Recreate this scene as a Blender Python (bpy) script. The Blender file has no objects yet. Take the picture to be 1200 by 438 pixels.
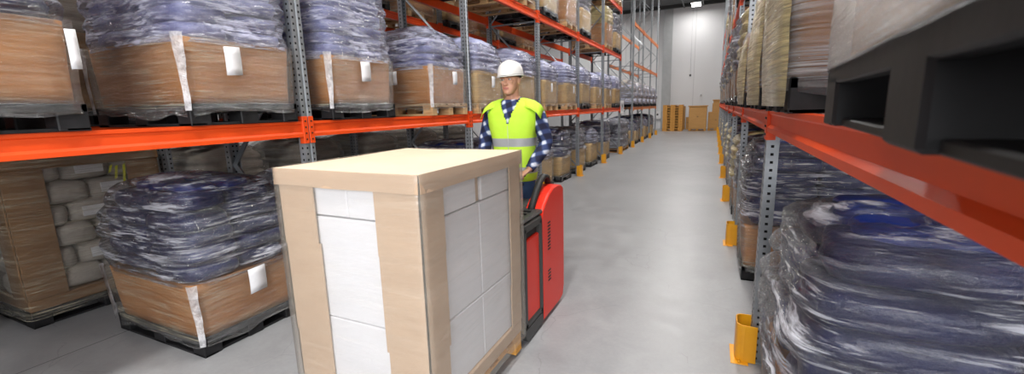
import bpy, math, random
from mathutils import Vector, Matrix, noise
random.seed(7)
S = bpy.context.scene
COL = S.collection
PI = math.pi
CAM_H = 1.75

# ------------------------------------------------------------------ helpers
def tag(o, label=None, cat=None, group=None, kind=None):
    if label: o['label'] = label
    if cat: o['category'] = cat
    if group: o['group'] = group
    if kind: o['kind'] = kind
    elif cat: o['kind'] = 'thing'
    return o

def empty(name, loc=(0, 0, 0), rz=0.0):
    o = bpy.data.objects.new(name, None)
    o.empty_display_size = 0.1
    COL.objects.link(o)
    o.location = loc
    o.rotation_euler = (0, 0, rz)
    return o

def copy_tree(o, parent=None):
    c = o.copy()
    COL.objects.link(c)
    c.parent = parent
    for ch in list(o.children):
        copy_tree(ch, c)
    return c

class MB:
    def __init__(s):
        s.v = []; s.f = []; s.m = []; s.s = []
    def add(s, vs, fs, mi=0, smooth=False):
        n = len(s.v)
        s.v += [tuple(p) for p in vs]
        for f in fs:
            s.f.append([i + n for i in f]); s.m.append(mi); s.s.append(smooth)
        return s
    def box(s, x0, x1, y0, y1, z0, z1, mi=0):
        vs = [(x0, y0, z0), (x1, y0, z0), (x1, y1, z0), (x0, y1, z0), (x0, y0, z1), (x1, y0, z1), (x1, y1, z1), (x0, y1, z1)]
        return s.add(vs, [(0, 3, 2, 1), (4, 5, 6, 7), (0, 1, 5, 4), (1, 2, 6, 5), (2, 3, 7, 6), (3, 0, 4, 7)], mi)
    def rbox(s, x0, x1, y0, y1, z0, z1, r=0.01, mi=0):
        # box with chamfered edges
        r = min(r, (x1-x0)/2.01, (y1-y0)/2.01, (z1-z0)/2.01)
        def ring(z, i):
            return [(x0+i+0, y0+r, z), (x0+r, y0+i, z), (x1-r, y0+i, z), (x1-i, y0+r, z), (x1-i, y1-r, z), (x1-r, y1-i, z), (x0+r, y1-i, z), (x0+i, y1-r, z)]
        rings = [[(x0+r, y0+r, z0), (x0+r, y0+r, z0), (x1-r, y0+r, z0), (x1-r, y0+r, z0), (x1-r, y1-r, z0), (x1-r, y1-r, z0), (x0+r, y1-r, z0), (x0+r, y1-r, z0)]]
        rings += [ring(z0+r, 0), ring(z1-r, 0)]
        rings += [[(p[0], p[1], z1) for p in rings[0]]]
        return s.loft(rings, mi, False, True, True)
    def loft(s, rings, mi=0, smooth=True, cap0=False, cap1=False, closed=True):
        n = len(rings[0]); vs = [p for r in rings for p in r]; fs = []
        for k in range(len(rings)-1):
            for i in range(n if closed else n-1):
                j = (i+1) % n
                fs.append((k*n+i, k*n+j, (k+1)*n+j, (k+1)*n+i))
        if cap0: fs.append(tuple(range(n-1, -1, -1)))
        if cap1: fs.append(tuple((len(rings)-1)*n+i for i in range(n)))
        return s.add(vs, fs, mi, smooth)
    def tube(s, pts, rad, n=12, mi=0, smooth=True, caps=True):
        pts = [Vector(p) for p in pts]
        if not hasattr(rad, '__len__'): rad = [rad]*len(pts)
        rings = []
        up = None
        for i, p in enumerate(pts):
            d = (pts[min(i+1, len(pts)-1)] - pts[max(i-1, 0)]).normalized()
            if up is None:
                up = Vector((0, 0, 1)) if abs(d.z) < .9 else Vector((0, 1, 0))
            a = d.cross(up).normalized(); b = a.cross(d).normalized(); up = b
            r = rad[i]
            ra, rb = (r if hasattr(r, '__len__') else (r, r))
            rings.append([p + a*math.cos(2*PI*k/n)*ra + b*math.sin(2*PI*k/n)*rb for k in range(n)])
        return s.loft(rings, mi, smooth, caps, caps)
    def prism(s, poly, axis, t0, t1, mi=0):
        # poly of 2d points extruded along axis ('x': poly=(y,z), 'y': poly=(x,z), 'z': poly=(x,y))
        def P(p, t):
            return {'x': (t, p[0], p[1]), 'y': (p[0], t, p[1]), 'z': (p[0], p[1], t)}[axis]
        return s.loft([[P(p, t0) for p in poly], [P(p, t1) for p in poly]], mi, False, True, True)
    def ellipsoid(s, c, r, nu=16, nv=10, mi=0, e=1.0, fn=None):
        rings = []
        for j in range(nv+1):
            ph = -PI/2 + PI*j/nv
            ring = []
            for i in range(nu):
                th = 2*PI*i/nu
                def pw(t): return math.copysign(abs(t)**e, t)
                p = Vector((r[0]*pw(math.cos(ph))*pw(math.cos(th)), r[1]*pw(math.cos(ph))*pw(math.sin(th)), r[2]*pw(math.sin(ph))))
                p = p + Vector(c)
                if fn: p = fn(p)
                ring.append(p)
            rings.append(ring)
        return s.loft(rings, mi, True)
    def build(s, name, mats, parent=None, loc=None, weld=True):
        me = bpy.data.meshes.new(name)
        me.from_pydata(s.v, [], s.f)
        if not isinstance(mats, (list, tuple)): mats = [mats]
        for m in mats: me.materials.append(m)
        me.polygons.foreach_set('material_index', s.m)
        me.polygons.foreach_set('use_smooth', s.s)
        import bmesh
        bm = bmesh.new(); bm.from_mesh(me)
        if weld: bmesh.ops.remove_doubles(bm, verts=bm.verts, dist=1e-5)
        bmesh.ops.recalc_face_normals(bm, faces=bm.faces)
        bm.to_mesh(me); bm.free()
        o = bpy.data.objects.new(name, me)
        COL.objects.link(o)
        if parent: o.parent = parent
        if loc: o.location = loc
        return o

# ------------------------------------------------------------------ materials
def mat(name, col=(.5, .5, .5), rough=.5, metal=0.0, spec=.5, coat=0.0):
    m = bpy.data.materials.new(name); m.use_nodes = True
    b = m.node_tree.nodes['Principled BSDF']
    b.inputs['Base Color'].default_value = (*col, 1)
    b.inputs['Roughness'].default_value = rough
    b.inputs['Metallic'].default_value = metal
    b.inputs['Specular IOR Level'].default_value = spec
    b.inputs['Coat Weight'].default_value = coat
    return m
def nd(m, t, **kw):
    n = m.node_tree.nodes.new(t)
    for k, v in kw.items(): setattr(n, k, v)
    return n
def lk(m, a, b): m.node_tree.links.new(a, b)
def coords(m, scale=(1, 1, 1), rot=(0, 0, 0)):
    tc = nd(m, 'ShaderNodeTexCoord'); mp = nd(m, 'ShaderNodeMapping')
    mp.inputs['Scale'].default_value = scale; mp.inputs['Rotation'].default_value = rot
    lk(m, tc.outputs['Object'], mp.inputs['Vector'])
    return mp.outputs['Vector']
def nz(m, vec, scale=5, detail=4, rough=.55, dist=0.0):
    n = nd(m, 'ShaderNodeTexNoise')
    n.inputs['Scale'].default_value = scale; n.inputs['Detail'].default_value = detail
    n.inputs['Roughness'].default_value = rough; n.inputs['Distortion'].default_value = dist
    if vec: lk(m, vec, n.inputs['Vector'])
    return n.outputs['Fac']
def ramp(m, fac, stops):
    r = nd(m, 'ShaderNodeValToRGB'); e = r.color_ramp.elements
    while len(e) < len(stops): e.new(.5)
    for i, (p, c) in enumerate(stops):
        e[i].position = p
        e[i].color = (*c, 1) if hasattr(c, '__len__') else (c, c, c, 1)
    lk(m, fac, r.inputs['Fac'])
    return r.outputs['Color']
def bump(m, h, strength=.3, dist=.01, target=None):
    b = nd(m, 'ShaderNodeBump'); b.inputs['Strength'].default_value = strength; b.inputs['Distance'].default_value = dist
    lk(m, h, b.inputs['Height'])
    t = target or m.node_tree.nodes['Principled BSDF']
    lk(m, b.outputs['Normal'], t.inputs['Normal'])
    return b.outputs['Normal']
def BS(m): return m.node_tree.nodes['Principled BSDF']
def math_(m, op, a, b=None):
    n = nd(m, 'ShaderNodeMath', operation=op)
    for i, x in enumerate([a, b]):
        if x is None: continue
        if isinstance(x, (int, float)): n.inputs[i].default_value = x
        else: lk(m, x, n.inputs[i])
    return n.outputs[0]

def mottled(name, c1, c2, scale=6, rough=.6, bs=.2, bd=.01, stretch=(1, 1, 1), detail=5, metal=0, spec=.5):
    m = mat(name, c1, rough, metal, spec)
    v = coords(m, stretch)
    f = nz(m, v, scale, detail)
    lk(m, ramp(m, f, [(.3, c1), (.7, c2)]), BS(m).inputs['Base Color'])
    if bs: bump(m, nz(m, v, scale*2.5, 6), bs, bd)
    return m

def film(name, tint=(.8, .8, .86), base=.05, streak=.6, sc=(2.5, 2.5, 16), rough=.2, bstr=.8, warp=1.2, fres=1.0, lo=.50, hi=.66, gloss=.05):
    """cling film: clear, with milky stretched wrinkles; their pale streaks also paint the glints"""
    m = mat(name, tint, .35, 0, .8)
    nt = m.node_tree; out = nt.nodes['Material Output']; b = BS(m)
    v = coords(m, sc)
    f1 = nz(m, v, 1.6, 7, .66, warp)
    f2 = nz(m, coords(m, (sc[0]*2.3, sc[1]*2.3, sc[2]*1.9), (.35, .2, .1)), 1.9, 4, .6, warp*.4)
    f3 = nz(m, coords(m, (1, 1, 1.6)), 2.4, 2, .5)
    s1 = ramp(m, f1, [(lo, 0.0), (hi, 1.0)])
    s2 = ramp(m, f2, [(lo+.02, 0.0), (hi+.02, .8)])
    pt = ramp(m, f3, [(.36, .25), (.62, 1.0)])
    mk = math_(m, 'MULTIPLY', math_(m, 'MAXIMUM', s1, s2), pt)
    fac = math_(m, 'ADD', math_(m, 'MULTIPLY', mk, streak), base)
    cl = nd(m, 'ShaderNodeClamp'); lk(m, fac, cl.inputs[0])
    n_ = bump(m, math_(m, 'ADD', f1, math_(m, 'MULTIPLY', f2, .6)), bstr, .05)
    tr = nd(m, 'ShaderNodeBsdfTransparent')
    gl = nd(m, 'ShaderNodeBsdfGlossy'); gl.inputs['Roughness'].default_value = rough
    lk(m, n_, gl.inputs['Normal'])
    fr = nd(m, 'ShaderNodeFresnel'); fr.inputs['IOR'].default_value = 1.45
    lk(m, n_, fr.inputs['Normal'])
    frs = math_(m, 'ADD', math_(m, 'MULTIPLY', fr.outputs[0], fres), gloss)
    mx1 = nd(m, 'ShaderNodeMixShader'); lk(m, frs, mx1.inputs[0]); lk(m, tr.outputs[0], mx1.inputs[1]); lk(m, gl.outputs[0], mx1.inputs[2])
    mx2 = nd(m, 'ShaderNodeMixShader'); lk(m, cl.outputs[0], mx2.inputs[0]); lk(m, mx1.outputs[0], mx2.inputs[1]); lk(m, b.outputs[0], mx2.inputs[2])
    lk(m, mx2.outputs[0], out.inputs['Surface'])
    return m

M = {}
M['orange'] = mottled('beam_orange_red', (.78, .078, .010), (.68, .062, .009), 3, .4, .05, .002, spec=.3)
M['orange_old'] = mottled('beam_amber', (.72, .2, .03), (.6, .15, .02), 3, .4, .05, .002)
M['bolt'] = mat('dark_bolt', (.03, .03, .03), .4, .6)
M['steel'] = mottled('galvanised_steel', (.33, .35, .37), (.22, .24, .26), 9, .42, .08, .002, metal=.55)
M['black_plastic'] = mottled('black_pallet_plastic', (.008, .008, .009), (.018, .018, .02), 8, .55, .2, .004, spec=.25)
M['wood'] = mottled('pallet_wood', (.42, .25, .11), (.58, .38, .19), 3, .7, .25, .004, (2, 2, 12))
M['wood_amber'] = mottled('amber_pallet_wood', (.62, .32, .07), (.5, .22, .04), 3, .7, .25, .004, (2, 2, 9))
M['yellow'] = mottled('guard_yellow', (.80, .38, .01), (.70, .30, .01), 5, .4, .05, .003)
M['paper'] = mottled('white_label_paper', (.78, .78, .8), (.68, .68, .7), 14, .7, .1, .002)
M['navy'] = mottled('navy_sack', (.004, .008, .06), (.012, .025, .15), 5, .3, .6, .02)
M['royal'] = mottled('royal_blue_sack', (.01, .03, .22), (.02, .05, .3), 5, .35, .6, .02)
M['lilac'] = mottled('lilac_grey_sack', (.08, .095, .30), (.34, .37, .66), 6, .4, .7, .02)
M['lilac_pale'] = mottled('pale_lilac_sack', (.20, .22, .42), (.55, .58, .80), 6, .4, .7, .02)
M['grey_sack'] = mottled('grey_sack', (.05, .055, .09), (.3, .31, .38), 7, .35, .6, .02)
M['white_sack'] = mottled('off_white_sack', (.36, .32, .28), (.48, .44, .39), 6, .75, .5, .02)
M['cream_sack'] = mottled('cream_sack', (.62, .5, .26), (.5, .38, .18), 6, .7, .5, .02)
M['dark_steel'] = mat('dark_grey_paint', (.035, .036, .035), .45)
M['truck_red'] = mat('truck_red_paint', (.72, .026, .010), .38, 0, .35, .1)
M['rubber'] = mat('black_rubber', (.012, .012, .012), .6)
M['vest_like'] = mat('yellow_marking', (.6, .6, .02), .6)
M['blueprint'] = mat('violet_print', (.12, .1, .3), .6)

def card(name, c1, c2, bs=.2):
    m = mat(name, c1, .6)
    v = coords(m, (1, 1, 3))
    f = nz(m, v, 2.2, 5)
    lk(m, ramp(m, f, [(.3, c1), (.72, c2)]), BS(m).inputs['Base Color'])
    bump(m, nz(m, coords(m, (1.5, 1.5, 7)), 5, 6), bs, .012)
    return m
M['carton'] = card('brown_carton', (.40, .165, .045), (.56, .27, .095), .5)
M['carton_pale'] = card('pale_brown_carton', (.52, .33, .13), (.64, .44, .20), .5)
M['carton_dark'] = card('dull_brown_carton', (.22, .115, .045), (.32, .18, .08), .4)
M['beige'] = card('beige_card', (.49, .345, .235), (.56, .405, .28), .12)
M['beige_top'] = card('pale_card_lid', (.78, .66, .47), (.84, .74, .56), .15)
M['amber_card'] = card('amber_carton', (.46, .24, .07), (.52, .28, .09), .15)
M['white_box'] = card('white_carton', (.72, .73, .77), (.78, .79, .83), .12)

M['film'] = film('cling_film_clear', (.84, .86, .96), .03, .85, (1.1, 1.1, 14), .14, 1.0, .2, .8, .53, .64, .06)
M['film_milky'] = film('cling_film_milky', (.74, .76, .97), .06, .9, (1.8, 1.8, 13), .16, 1.0, .25, .8, .47, .61, .06)
M['film_card'] = film('cling_film_on_carton', (.92, .84, .62), .0, .5, (.9, .9, 26), .22, .9, .3, .5, .5, .66, .07)  # golden streak colour stands for glints on the wrapped carton
M['film_stripe'] = film('cling_film_wound', (.84, .80, .80), .03, .65, (.5, .5, 60), .22, .8, .2, .9, .44, .6)
M['film_cream'] = film('cling_film_cream', (.80, .68, .34), .30, .6, (1.2, 1.2, 34), .25, .8, .5, .8, .42, .6)
M['film_grey'] = film('cling_film_grey', (.34, .35, .36), .05, .45, (.9, .9, 30), .2, .9, .4, 1.0)
M['film_fold'] = film('folded_cling_film', (.85, .85, .88), .30, .6, (6, 6, 5), .15, 1.0, .5, 1.0, .4, .6, .15)
M['film_band'] = film('cling_film_band', (.20, .205, .21), .10, .5, (.9, .9, 34), .3, .5, .2, .3, .5, .68, .03)
M['film_near'] = film('cling_film_dull', (.34, .25, .13), .02, .25, (.9, .9, 30), .3, .5, .2, .3, .5, .68, .02)
M['film_load'] = film('cling_film_on_load', (.84, .78, .66), .13, .09, (.8, .8, 12), .25, .15, .5, .4)

# concrete floor
def floor_mat():
    m = mat('polished_concrete', (.4, .4, .4), .4)
    v = coords(m)
    a = nz(m, v, .45, 6, .6); b_ = nz(m, v, 3.5, 8, .65, .5); c = nz(m, v, 40, 3)
    s = math_(m, 'ADD', math_(m, 'MULTIPLY', a, .5), math_(m, 'MULTIPLY', b_, .5))
    s = math_(m, 'ADD', math_(m, 'MULTIPLY', s, .88), math_(m, 'MULTIPLY', c, .12))
    colr = ramp(m, s, [(.34, (.215, .22, .23)), (.5, (.275, .28, .29)), (.66, (.34, .345, .355))])
    # hairline cracks, only in some patches
    vo = nd(m, 'ShaderNodeTexVoronoi', feature='DISTANCE_TO_EDGE'); vo.inputs['Scale'].default_value = .9
    dn = nd(m, 'ShaderNodeTexNoise'); dn.inputs['Scale'].default_value = 3; dn.inputs['Detail'].default_value = 5
    lk(m, v, dn.inputs['Vector'])
    mixv = nd(m, 'ShaderNodeMix', data_type='VECTOR'); mixv.inputs[0].default_value = .18
    lk(m, v, mixv.inputs[4]); lk(m, dn.outputs['Color'], mixv.inputs[5])
    lk(m, mixv.outputs[1], vo.inputs['Vector'])
    crack = math_(m, 'LESS_THAN', vo.outputs['Distance'], .0022)
    patch = math_(m, 'GREATER_THAN', nz(m, v, .8, 2), .5)
    crack = math_(m, 'MULTIPLY', math_(m, 'MULTIPLY', crack, patch), .25)
    mx = nd(m, 'ShaderNodeMix', data_type='RGBA'); lk(m, crack, mx.inputs[0]); lk(m, colr, mx.inputs[6]); mx.inputs[7].default_value = (.12, .12, .12, 1)
    # saw-cut joint running along the racks
    sp = nd(m, 'ShaderNodeSeparateXYZ'); lk(m, v, sp.inputs[0])
    j = math_(m, 'LESS_THAN', math_(m, 'ABSOLUTE', math_(m, 'ADD', sp.outputs[0], 4.4)), .006)
    mx2 = nd(m, 'ShaderNodeMix', data_type='RGBA'); lk(m, math_(m, 'MULTIPLY', j, .8), mx2.inputs[0]); lk(m, mx.outputs[2], mx2.inputs[6]); mx2.inputs[7].default_value = (.04, .04, .04, 1)
    lk(m, mx2.outputs[2], BS(m).inputs['Base Color'])
    lk(m, ramp(m, b_, [(.3, .32), (.7, .46)]), BS(m).inputs['Roughness'])
    bump(m, c, .05, .002)
    return m
M['floor'] = floor_mat()
def wall_mat(name, c):
    m = mat(name, c, .6)
    v = coords(m)
    sp = nd(m, 'ShaderNodeSeparateXYZ'); lk(m, v, sp.inputs[0])
    # vertical panel joints every 2.4 m and fine ribs
    fx = math_(m, 'ABSOLUTE', math_(m, 'SUBTRACT', math_(m, 'FRACT', math_(m, 'DIVIDE', math_(m, 'ADD', sp.outputs[0], 1.42+1.2), 2.4)), .5))
    j = math_(m, 'LESS_THAN', fx, .012)
    mx = nd(m, 'ShaderNodeMix', data_type='RGBA'); lk(m, math_(m, 'MULTIPLY', j, .35), mx.inputs[0]); mx.inputs[6].default_value = (*c, 1); mx.inputs[7].default_value = (.35, .35, .36, 1)
    lk(m, mx.outputs[2], BS(m).inputs['Base Color'])
    w = nd(m, 'ShaderNodeTexWave'); w.inputs['Scale'].default_value = 3; lk(m, v, w.inputs['Vector'])
    bump(m, w.outputs['Fac'], .05, .01)
    return m
M['wall'] = wall_mat('panel_wall', (.70, .70, .715))
M['pillar'] = mottled('concrete_pillar', (.36, .37, .38), (.42, .43, .44), 3, .7, .1)
M['ceiling'] = mottled('dark_ceiling', (.10, .105, .11), (.14, .145, .15), 3, .7, 0)

def post_mat():
    """galvanised upright with rows of punched slots, their dark inside painted on as colour"""
    m = M['steel'].copy(); m.name = 'perforated_steel'
    nt = m.node_tree; b = BS(m); out = nt.nodes['Material Output']
    tc = nd(m, 'ShaderNodeTexCoord'); sp = nd(m, 'ShaderNodeSeparateXYZ'); lk(m, tc.outputs['Object'], sp.inputs[0])
    ge = nd(m, 'ShaderNodeTexCoord'); sn = nd(m, 'ShaderNodeSeparateXYZ'); lk(m, ge.outputs['Normal'], sn.inputs[0])
    zf = math_(m, 'ABSOLUTE', math_(m, 'SUBTRACT', math_(m, 'FRACT', math_(m, 'DIVIDE', sp.outputs[2], .05)), .5))
    zh = math_(m, 'LESS_THAN', zf, .17)
    yh = math_(m, 'LESS_THAN', math_(m, 'ABSOLUTE', math_(m, 'SUBTRACT', math_(m, 'ABSOLUTE', sp.outputs[1]), .030)), .0075)
    xh = math_(m, 'LESS_THAN', math_(m, 'ABSOLUTE', math_(m, 'SUBTRACT', sp.outputs[0], -.034)), .009)
    nxa = math_(m, 'GREATER_THAN', math_(m, 'ABSOLUTE', sn.outputs[0]), .7)
    nya = math_(m, 'GREATER_THAN', math_(m, 'ABSOLUTE', sn.outputs[1]), .7)
    h = math_(m, 'ADD', math_(m, 'MULTIPLY', yh, nxa), math_(m, 'MULTIPLY', xh, nya))
    h = math_(m, 'MULTIPLY', h, zh)
    tr = nd(m, 'ShaderNodeBsdfDiffuse'); tr.inputs['Color'].default_value = (.012, .012, .013, 1); mx = nd(m, 'ShaderNodeMixShader')
    lk(m, h, mx.inputs[0]); lk(m, b.outputs[0], mx.inputs[1]); lk(m, tr.outputs[0], mx.inputs[2]); lk(m, mx.outputs[0], out.inputs['Surface'])
    return m
M['post'] = post_mat()

# ------------------------------------------------------------------ room
def structure(name, mb, m):
    o = mb.build(name, m); o['kind'] = 'structure'; return o
structure('floor', MB().box(-14, 7, -9, 34.2, -.2, 0), M['floor'])
structure('wall_far', MB().box(-14, 7, 34, 34.2, 0, 8.6), M['wall'])
structure('wall_left', MB().box(-14.2, -14, -9, 34.2, 0, 8.6), M['wall'])
structure('wall_right', MB().box(7, 7.2, -9, 34.2, 0, 8.6), M['wall'])
structure('wall_back', MB().box(-14, 7, -4.7, -4.5, 0, 8.6), M['wall'])
cm = MB(); cm.box(-14, 7, -9, 34, 8.6, 8.8)
structure('ceiling', cm, M['ceiling'])
structure('trim_1', MB().box(-3.55, -2.95, 33.75, 34, 0, 8.6), M['pillar'])
tb = MB()
for y in (33.6, 28.0, 22.0, 16.0, 10.0, 4.0, -2.0): tb.box(-14, 7, y-.1, y+.1, 8.38, 8.6)
for x in (-1.0,-2.2): tb.box(x-.04, x+.04, -9, 33.5, 8.3, 8.38)
structure('trim_2', tb, M['dark_steel'])
# small fittings on the far wall
s = MB().rbox(-.98, -.82, 33.93, 33.999, 2.28, 2.46, .02).build('wall_alarm', M['paper'])
s2 = MB().tube([(-.9, 33.93, 2.37), (-.9, 33.9, 2.37)], .03, 10).build('lens', M['bolt'], s)
tag(s, 'small white alarm box high on the far wall above the cartons', 'alarm')
s = MB().rbox(-1.72, -1.6, 33.92, 33.999, 3.7, 3.84, .02).build('wall_sensor', M['bolt'])
MB().tube([(-1.66, 33.97, 3.84), (-1.66, 33.97, 8.5)], .008, 6).build('cable', M['pillar'], s)
tag(s, 'small dark sensor with a thin cable on the far wall', 'sensor')
sg = MB().box(-4.05, -3.55, 33.7, 33.72, .75, 1.3).build('wall_sign', M['paper'])
MB().tube([(-3.78, 33.70, 1.05), (-3.78, 33.69, 1.05)], .07, 14).build('dot', M['bolt'], sg)
MB().box(-3.9, -3.8, 33.72, 34.0, .95, 1.05).build('bracket', M['steel'], sg)
tag(sg, 'white square sign with a black dot on the far wall beside the pillar', 'sign')

# ------------------------------------------------------------------ racking
H_RACK = 8.0
def post_mb(h):
    # front at local x=0, body towards -x (rack inside); omega section with a shallow centre groove
    P = [(-.07, -.038), (-.07, -.05), (0, -.05), (0, -.016), (-.012, -.010), (-.012, .010), (0, .016), (0, .05), (-.07, .05), (-.07, .038)]
    t = .003
    Q = [(-.07, -.038), (-.067, -.047), (-.003, -.047), (-.003, -.018), (-.015, -.012), (-.015, .012), (-.003, .018), (-.003, .047), (-.067, .047), (-.07, .038)]
    poly = P + Q[::-1]
    return MB().prism(poly, 'z', .012, h)

post_mesh = None
frame_proto = None
def make_frame():
    """upright frame: front post at x=0, rear post at x=-1.1 (depth towards -x)"""
    root = empty('upright_frame')
    f = post_mb(H_RACK).build('upright_post', M['post'], root, weld=False)
    r = f.copy(); r.data = f.data; COL.objects.link(r); r.parent = root
    r.location = (-1.1, 0, 0); r.rotation_euler = (0, 0, PI)
    for x in (-.035, -1.065):
        fp = MB().rbox(x-.07, x+.07, -.085, .085, 0, .01, .002)
        for a, b in ((-.05, -.065), (.05, .065)):
            fp.tube([(x+a, b, .01), (x+a, b, .024)], .011, 6)
        fp.build('foot_plate', M['steel'], root)
    z = .25; k = 0; seg = 1.05
    while z + seg < H_RACK:
        a, b = ((-.05, z), (-1.05, z+seg)) if k % 2 == 0 else ((-1.05, z), (-.05, z+seg))
        MB().tube([(a[0], 0, a[1]), (b[0], 0, b[1])], [(.028, .018)]*2, 4, smooth=False).build('diagonal_brace', M['steel'], root)
        if k % 3 == 0:
            MB().tube([(-.05, 0, z-.02), (-1.05, 0, z-.02)], .015, 4, smooth=False).build('horizontal_brace', M['steel'], root)
        z += seg; k += 1
    return root
frame0 = make_frame()
used_frame = [False]
def put_frame(x, y, flip, label, group):
    o = copy_tree(frame0) if used_frame[0] else frame0
    used_frame[0] = True
    o.location = (x, y, 0); o.rotation_euler = (0, 0, PI if flip else 0)
    tag(o, label, 'rack frame', group)
    return o

def make_beam(m):
    """shelf beam along local y (0..2.6), face towards +x at x=0, top at z=0"""
    L = 2.6
    root = empty('shelf_beam')
    poly = [(-.05, -.13), (.004, -.13), (.004, -.104), (-.012, -.088), (-.012, -.03), (-.002, -.022), (-.002, 0), (-.05, 0)]
    MB().prism(poly, 'y', 0, L).build('beam', m, root)
    for y0, y1 in ((-.046, .004), (L-.004, L+.046)):
        c = MB()
        c.rbox(.001, .007, y0, y1, -.185, .04, .002)
        if y0 < 0: c.box(-.045, .003, .0, .005, -.185, .04)
        else: c.box(-.045, .003, L-.005, L, -.185, .04)
        ym = (y0+y1)/2
        for z in (-.15, -.10, -.05, .0):
            c.tube([(.006, ym, z), (.011, ym, z)], .008, 6, 1, smooth=False)
        c.build('end_connector', [m, M['bolt']], root)
    return root
beam_proto = {}
def put_beam(x, y, ztop, flip, col, label, group, L=2.7):
    if col not in beam_proto:
        beam_proto[col] = make_beam(M[col]); o = beam_proto[col]
    else:
        o = copy_tree(beam_proto[col])
    if flip:
        o.location = (x, y+L-.05, ztop); o.rotation_euler = (0, 0, PI)
    else:
        o.location = (x, y+.05, ztop); o.rotation_euler = (0, 0, 0)
    o.scale = (1, (L-.1)/2.6, 1)
    tag(o, label, 'shelf beam', group)

ORD = ['first', 'second', 'third', 'fourth', 'fifth', 'sixth', 'seventh', 'eighth', 'ninth', 'tenth', 'eleventh', 'twelfth', 'thirteenth']
YL = [2.57+2.7*k for k in range(-1, 10)]   # left rack frames, index 0 is behind the camera's edge
YR = [-.35] + [3.15+2.7*k for k in range(0, 11)]
XL, XL2, XR = -3.1, -5.3, .31
L1, L2, L3 = 1.70, 3.53, 5.12

for i, y in enumerate(YL):
    put_frame(XL, y, False, ('grey perforated upright frame of the left rack just outside the near end' if i == 0 else
              'grey perforated upright frame of the left rack, %s frame from the near end' % ORD[i-1]), 'upright frames of the left rack')
for i, y in enumerate(YL[:7]):
    put_frame(XL2, y, False, 'shaded upright frame of the rack behind the left rack, %s from the near end' % ORD[i], 'upright frames of the rear left rack')
for i, y in enumerate(YR):
    put_frame(XR, y, True, ('grey perforated upright frame of the right rack beside the camera' if i == 0 else
              'grey perforated upright frame of the right rack, %s frame beyond the near pallet' % ORD[i-1]), 'upright frames of the right rack')

LV = {L1: 'lower', L2: 'middle', L3: 'upper'}
for i, y in enumerate(YL[:-1]):
    if i == 6: continue                     # open bay
    far = i >= 7
    col = 'orange_old' if far else 'orange'
    cn = 'amber' if far else 'orange-red'
    for z in (L1, L2, L3):
        put_beam(XL, y, z, False, col, '%s %s-shelf front beam of the left rack, %s bay from the near end' % (cn, LV[z], ORD[i]), 'front beams of the left rack')
        put_beam(XL-1.1, y, z, True, col, '%s %s-shelf rear beam of the left rack, %s bay from the near end' % (cn, LV[z], ORD[i]), 'rear beams of the left rack')
for i, y in enumerate(YL[:6]):
    for z in (L1, L2):
        put_beam(XL2, y, z, False, 'orange', 'orange-red %s-shelf front beam of the rack behind the left rack, %s bay' % (LV[z], ORD[i]), 'beams of the rear left rack')
        put_beam(XL2-1.1, y, z, True, 'orange', 'orange-red %s-shelf rear beam of the rack behind the left rack, %s bay' % (LV[z], ORD[i]), 'beams of the rear left rack')
for i, y in enumerate(YR[:-1]):
    for z in (L1, L2, L3):
        nm = 'beside the camera' if i == 0 else '%s bay beyond the near upright' % ORD[i-1]
        LL = YR[i+1]-y
        put_beam(XR, y, z, True, 'orange', 'orange-red %s-shelf front beam of the right rack, %s' % (LV[z], nm), 'front beams of the right rack', LL)
        if z != L3:
            put_beam(XR+1.1, y, z, False, 'orange', 'orange-red %s-shelf rear beam of the right rack, %s' % (LV[z], nm), 'rear beams of the right rack', LL)

# post guards: U-shaped yellow plates round the front feet
def make_guard():
    root = empty('post_guard')
    n = 7; out = []; inn = []
    pts = [(-.03, -.095)] + [(.045+.05*math.sin(a), -.05+.0-.045*math.cos(a)) for a in [PI/2*k/4 for k in range(5)]]
    pts = pts + [(x, -y) for x, y in reversed(pts)]
    inn = [(x-.006 if abs(y) < .09 else x, y*.93) for x, y in pts]
    poly = pts + inn[::-1]
    lean = .0
    MB().prism(poly, 'z', .006, .27).build('guard_plate', M['yellow'], root)
    b = MB().rbox(.012, .12, -.13, .13, 0, .005, .002)
    for yy in (-.113, .113): b.tube([(.07, yy, .004), (.07, yy, .02)], .01, 6)
    b.build('base_flange', M['yellow'], root)
    return root
g0 = make_guard(); gu = False
for side, ys, x in (('left', YL, XL), ('right', YR, XR)):
    for i, y in enumerate(ys):
        o = copy_tree(g0) if gu else g0; gu = True
        o.location = (x, y, 0); o.rotation_euler = (0, 0, PI if side == 'right' else 0)
        tag(o, ('yellow post guard at the foot of the %s rack, beside the camera' % side) if i == 0 else
            'yellow steel post guard on the floor of the %s rack, %s from the near end' % (side, ORD[i-1]), 'post guard', 'post guards of the %s rack' % side)

# hanging row sign
sg = MB().box(XL+.014, XL+.02, 16.0, 16.6, 1.46, 1.95).build('row_sign', M['paper'])
tag(sg, 'small white sign with a black letter on the left rack by the open bay', 'sign')
cu = bpy.data.curves.new('letter', 'FONT'); cu.body = 'M'; cu.size = .42; cu.extrude = .002; cu.align_x = 'CENTER'; cu.align_y = 'CENTER'
to = bpy.data.objects.new('letter_tmp', cu); COL.objects.link(to)
dg = bpy.context.evaluated_depsgraph_get(); me = bpy.data.meshes.new_from_object(to.evaluated_get(dg))
bpy.data.objects.remove(to)
me.materials.clear(); me.materials.append(M['bolt'])
lo = bpy.data.objects.new('letter', me); COL.objects.link(lo); lo.parent = sg
lo.rotation_euler = (PI/2, 0, PI/2); lo.location = (XL+.023, 16.3, 1.7)

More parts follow.
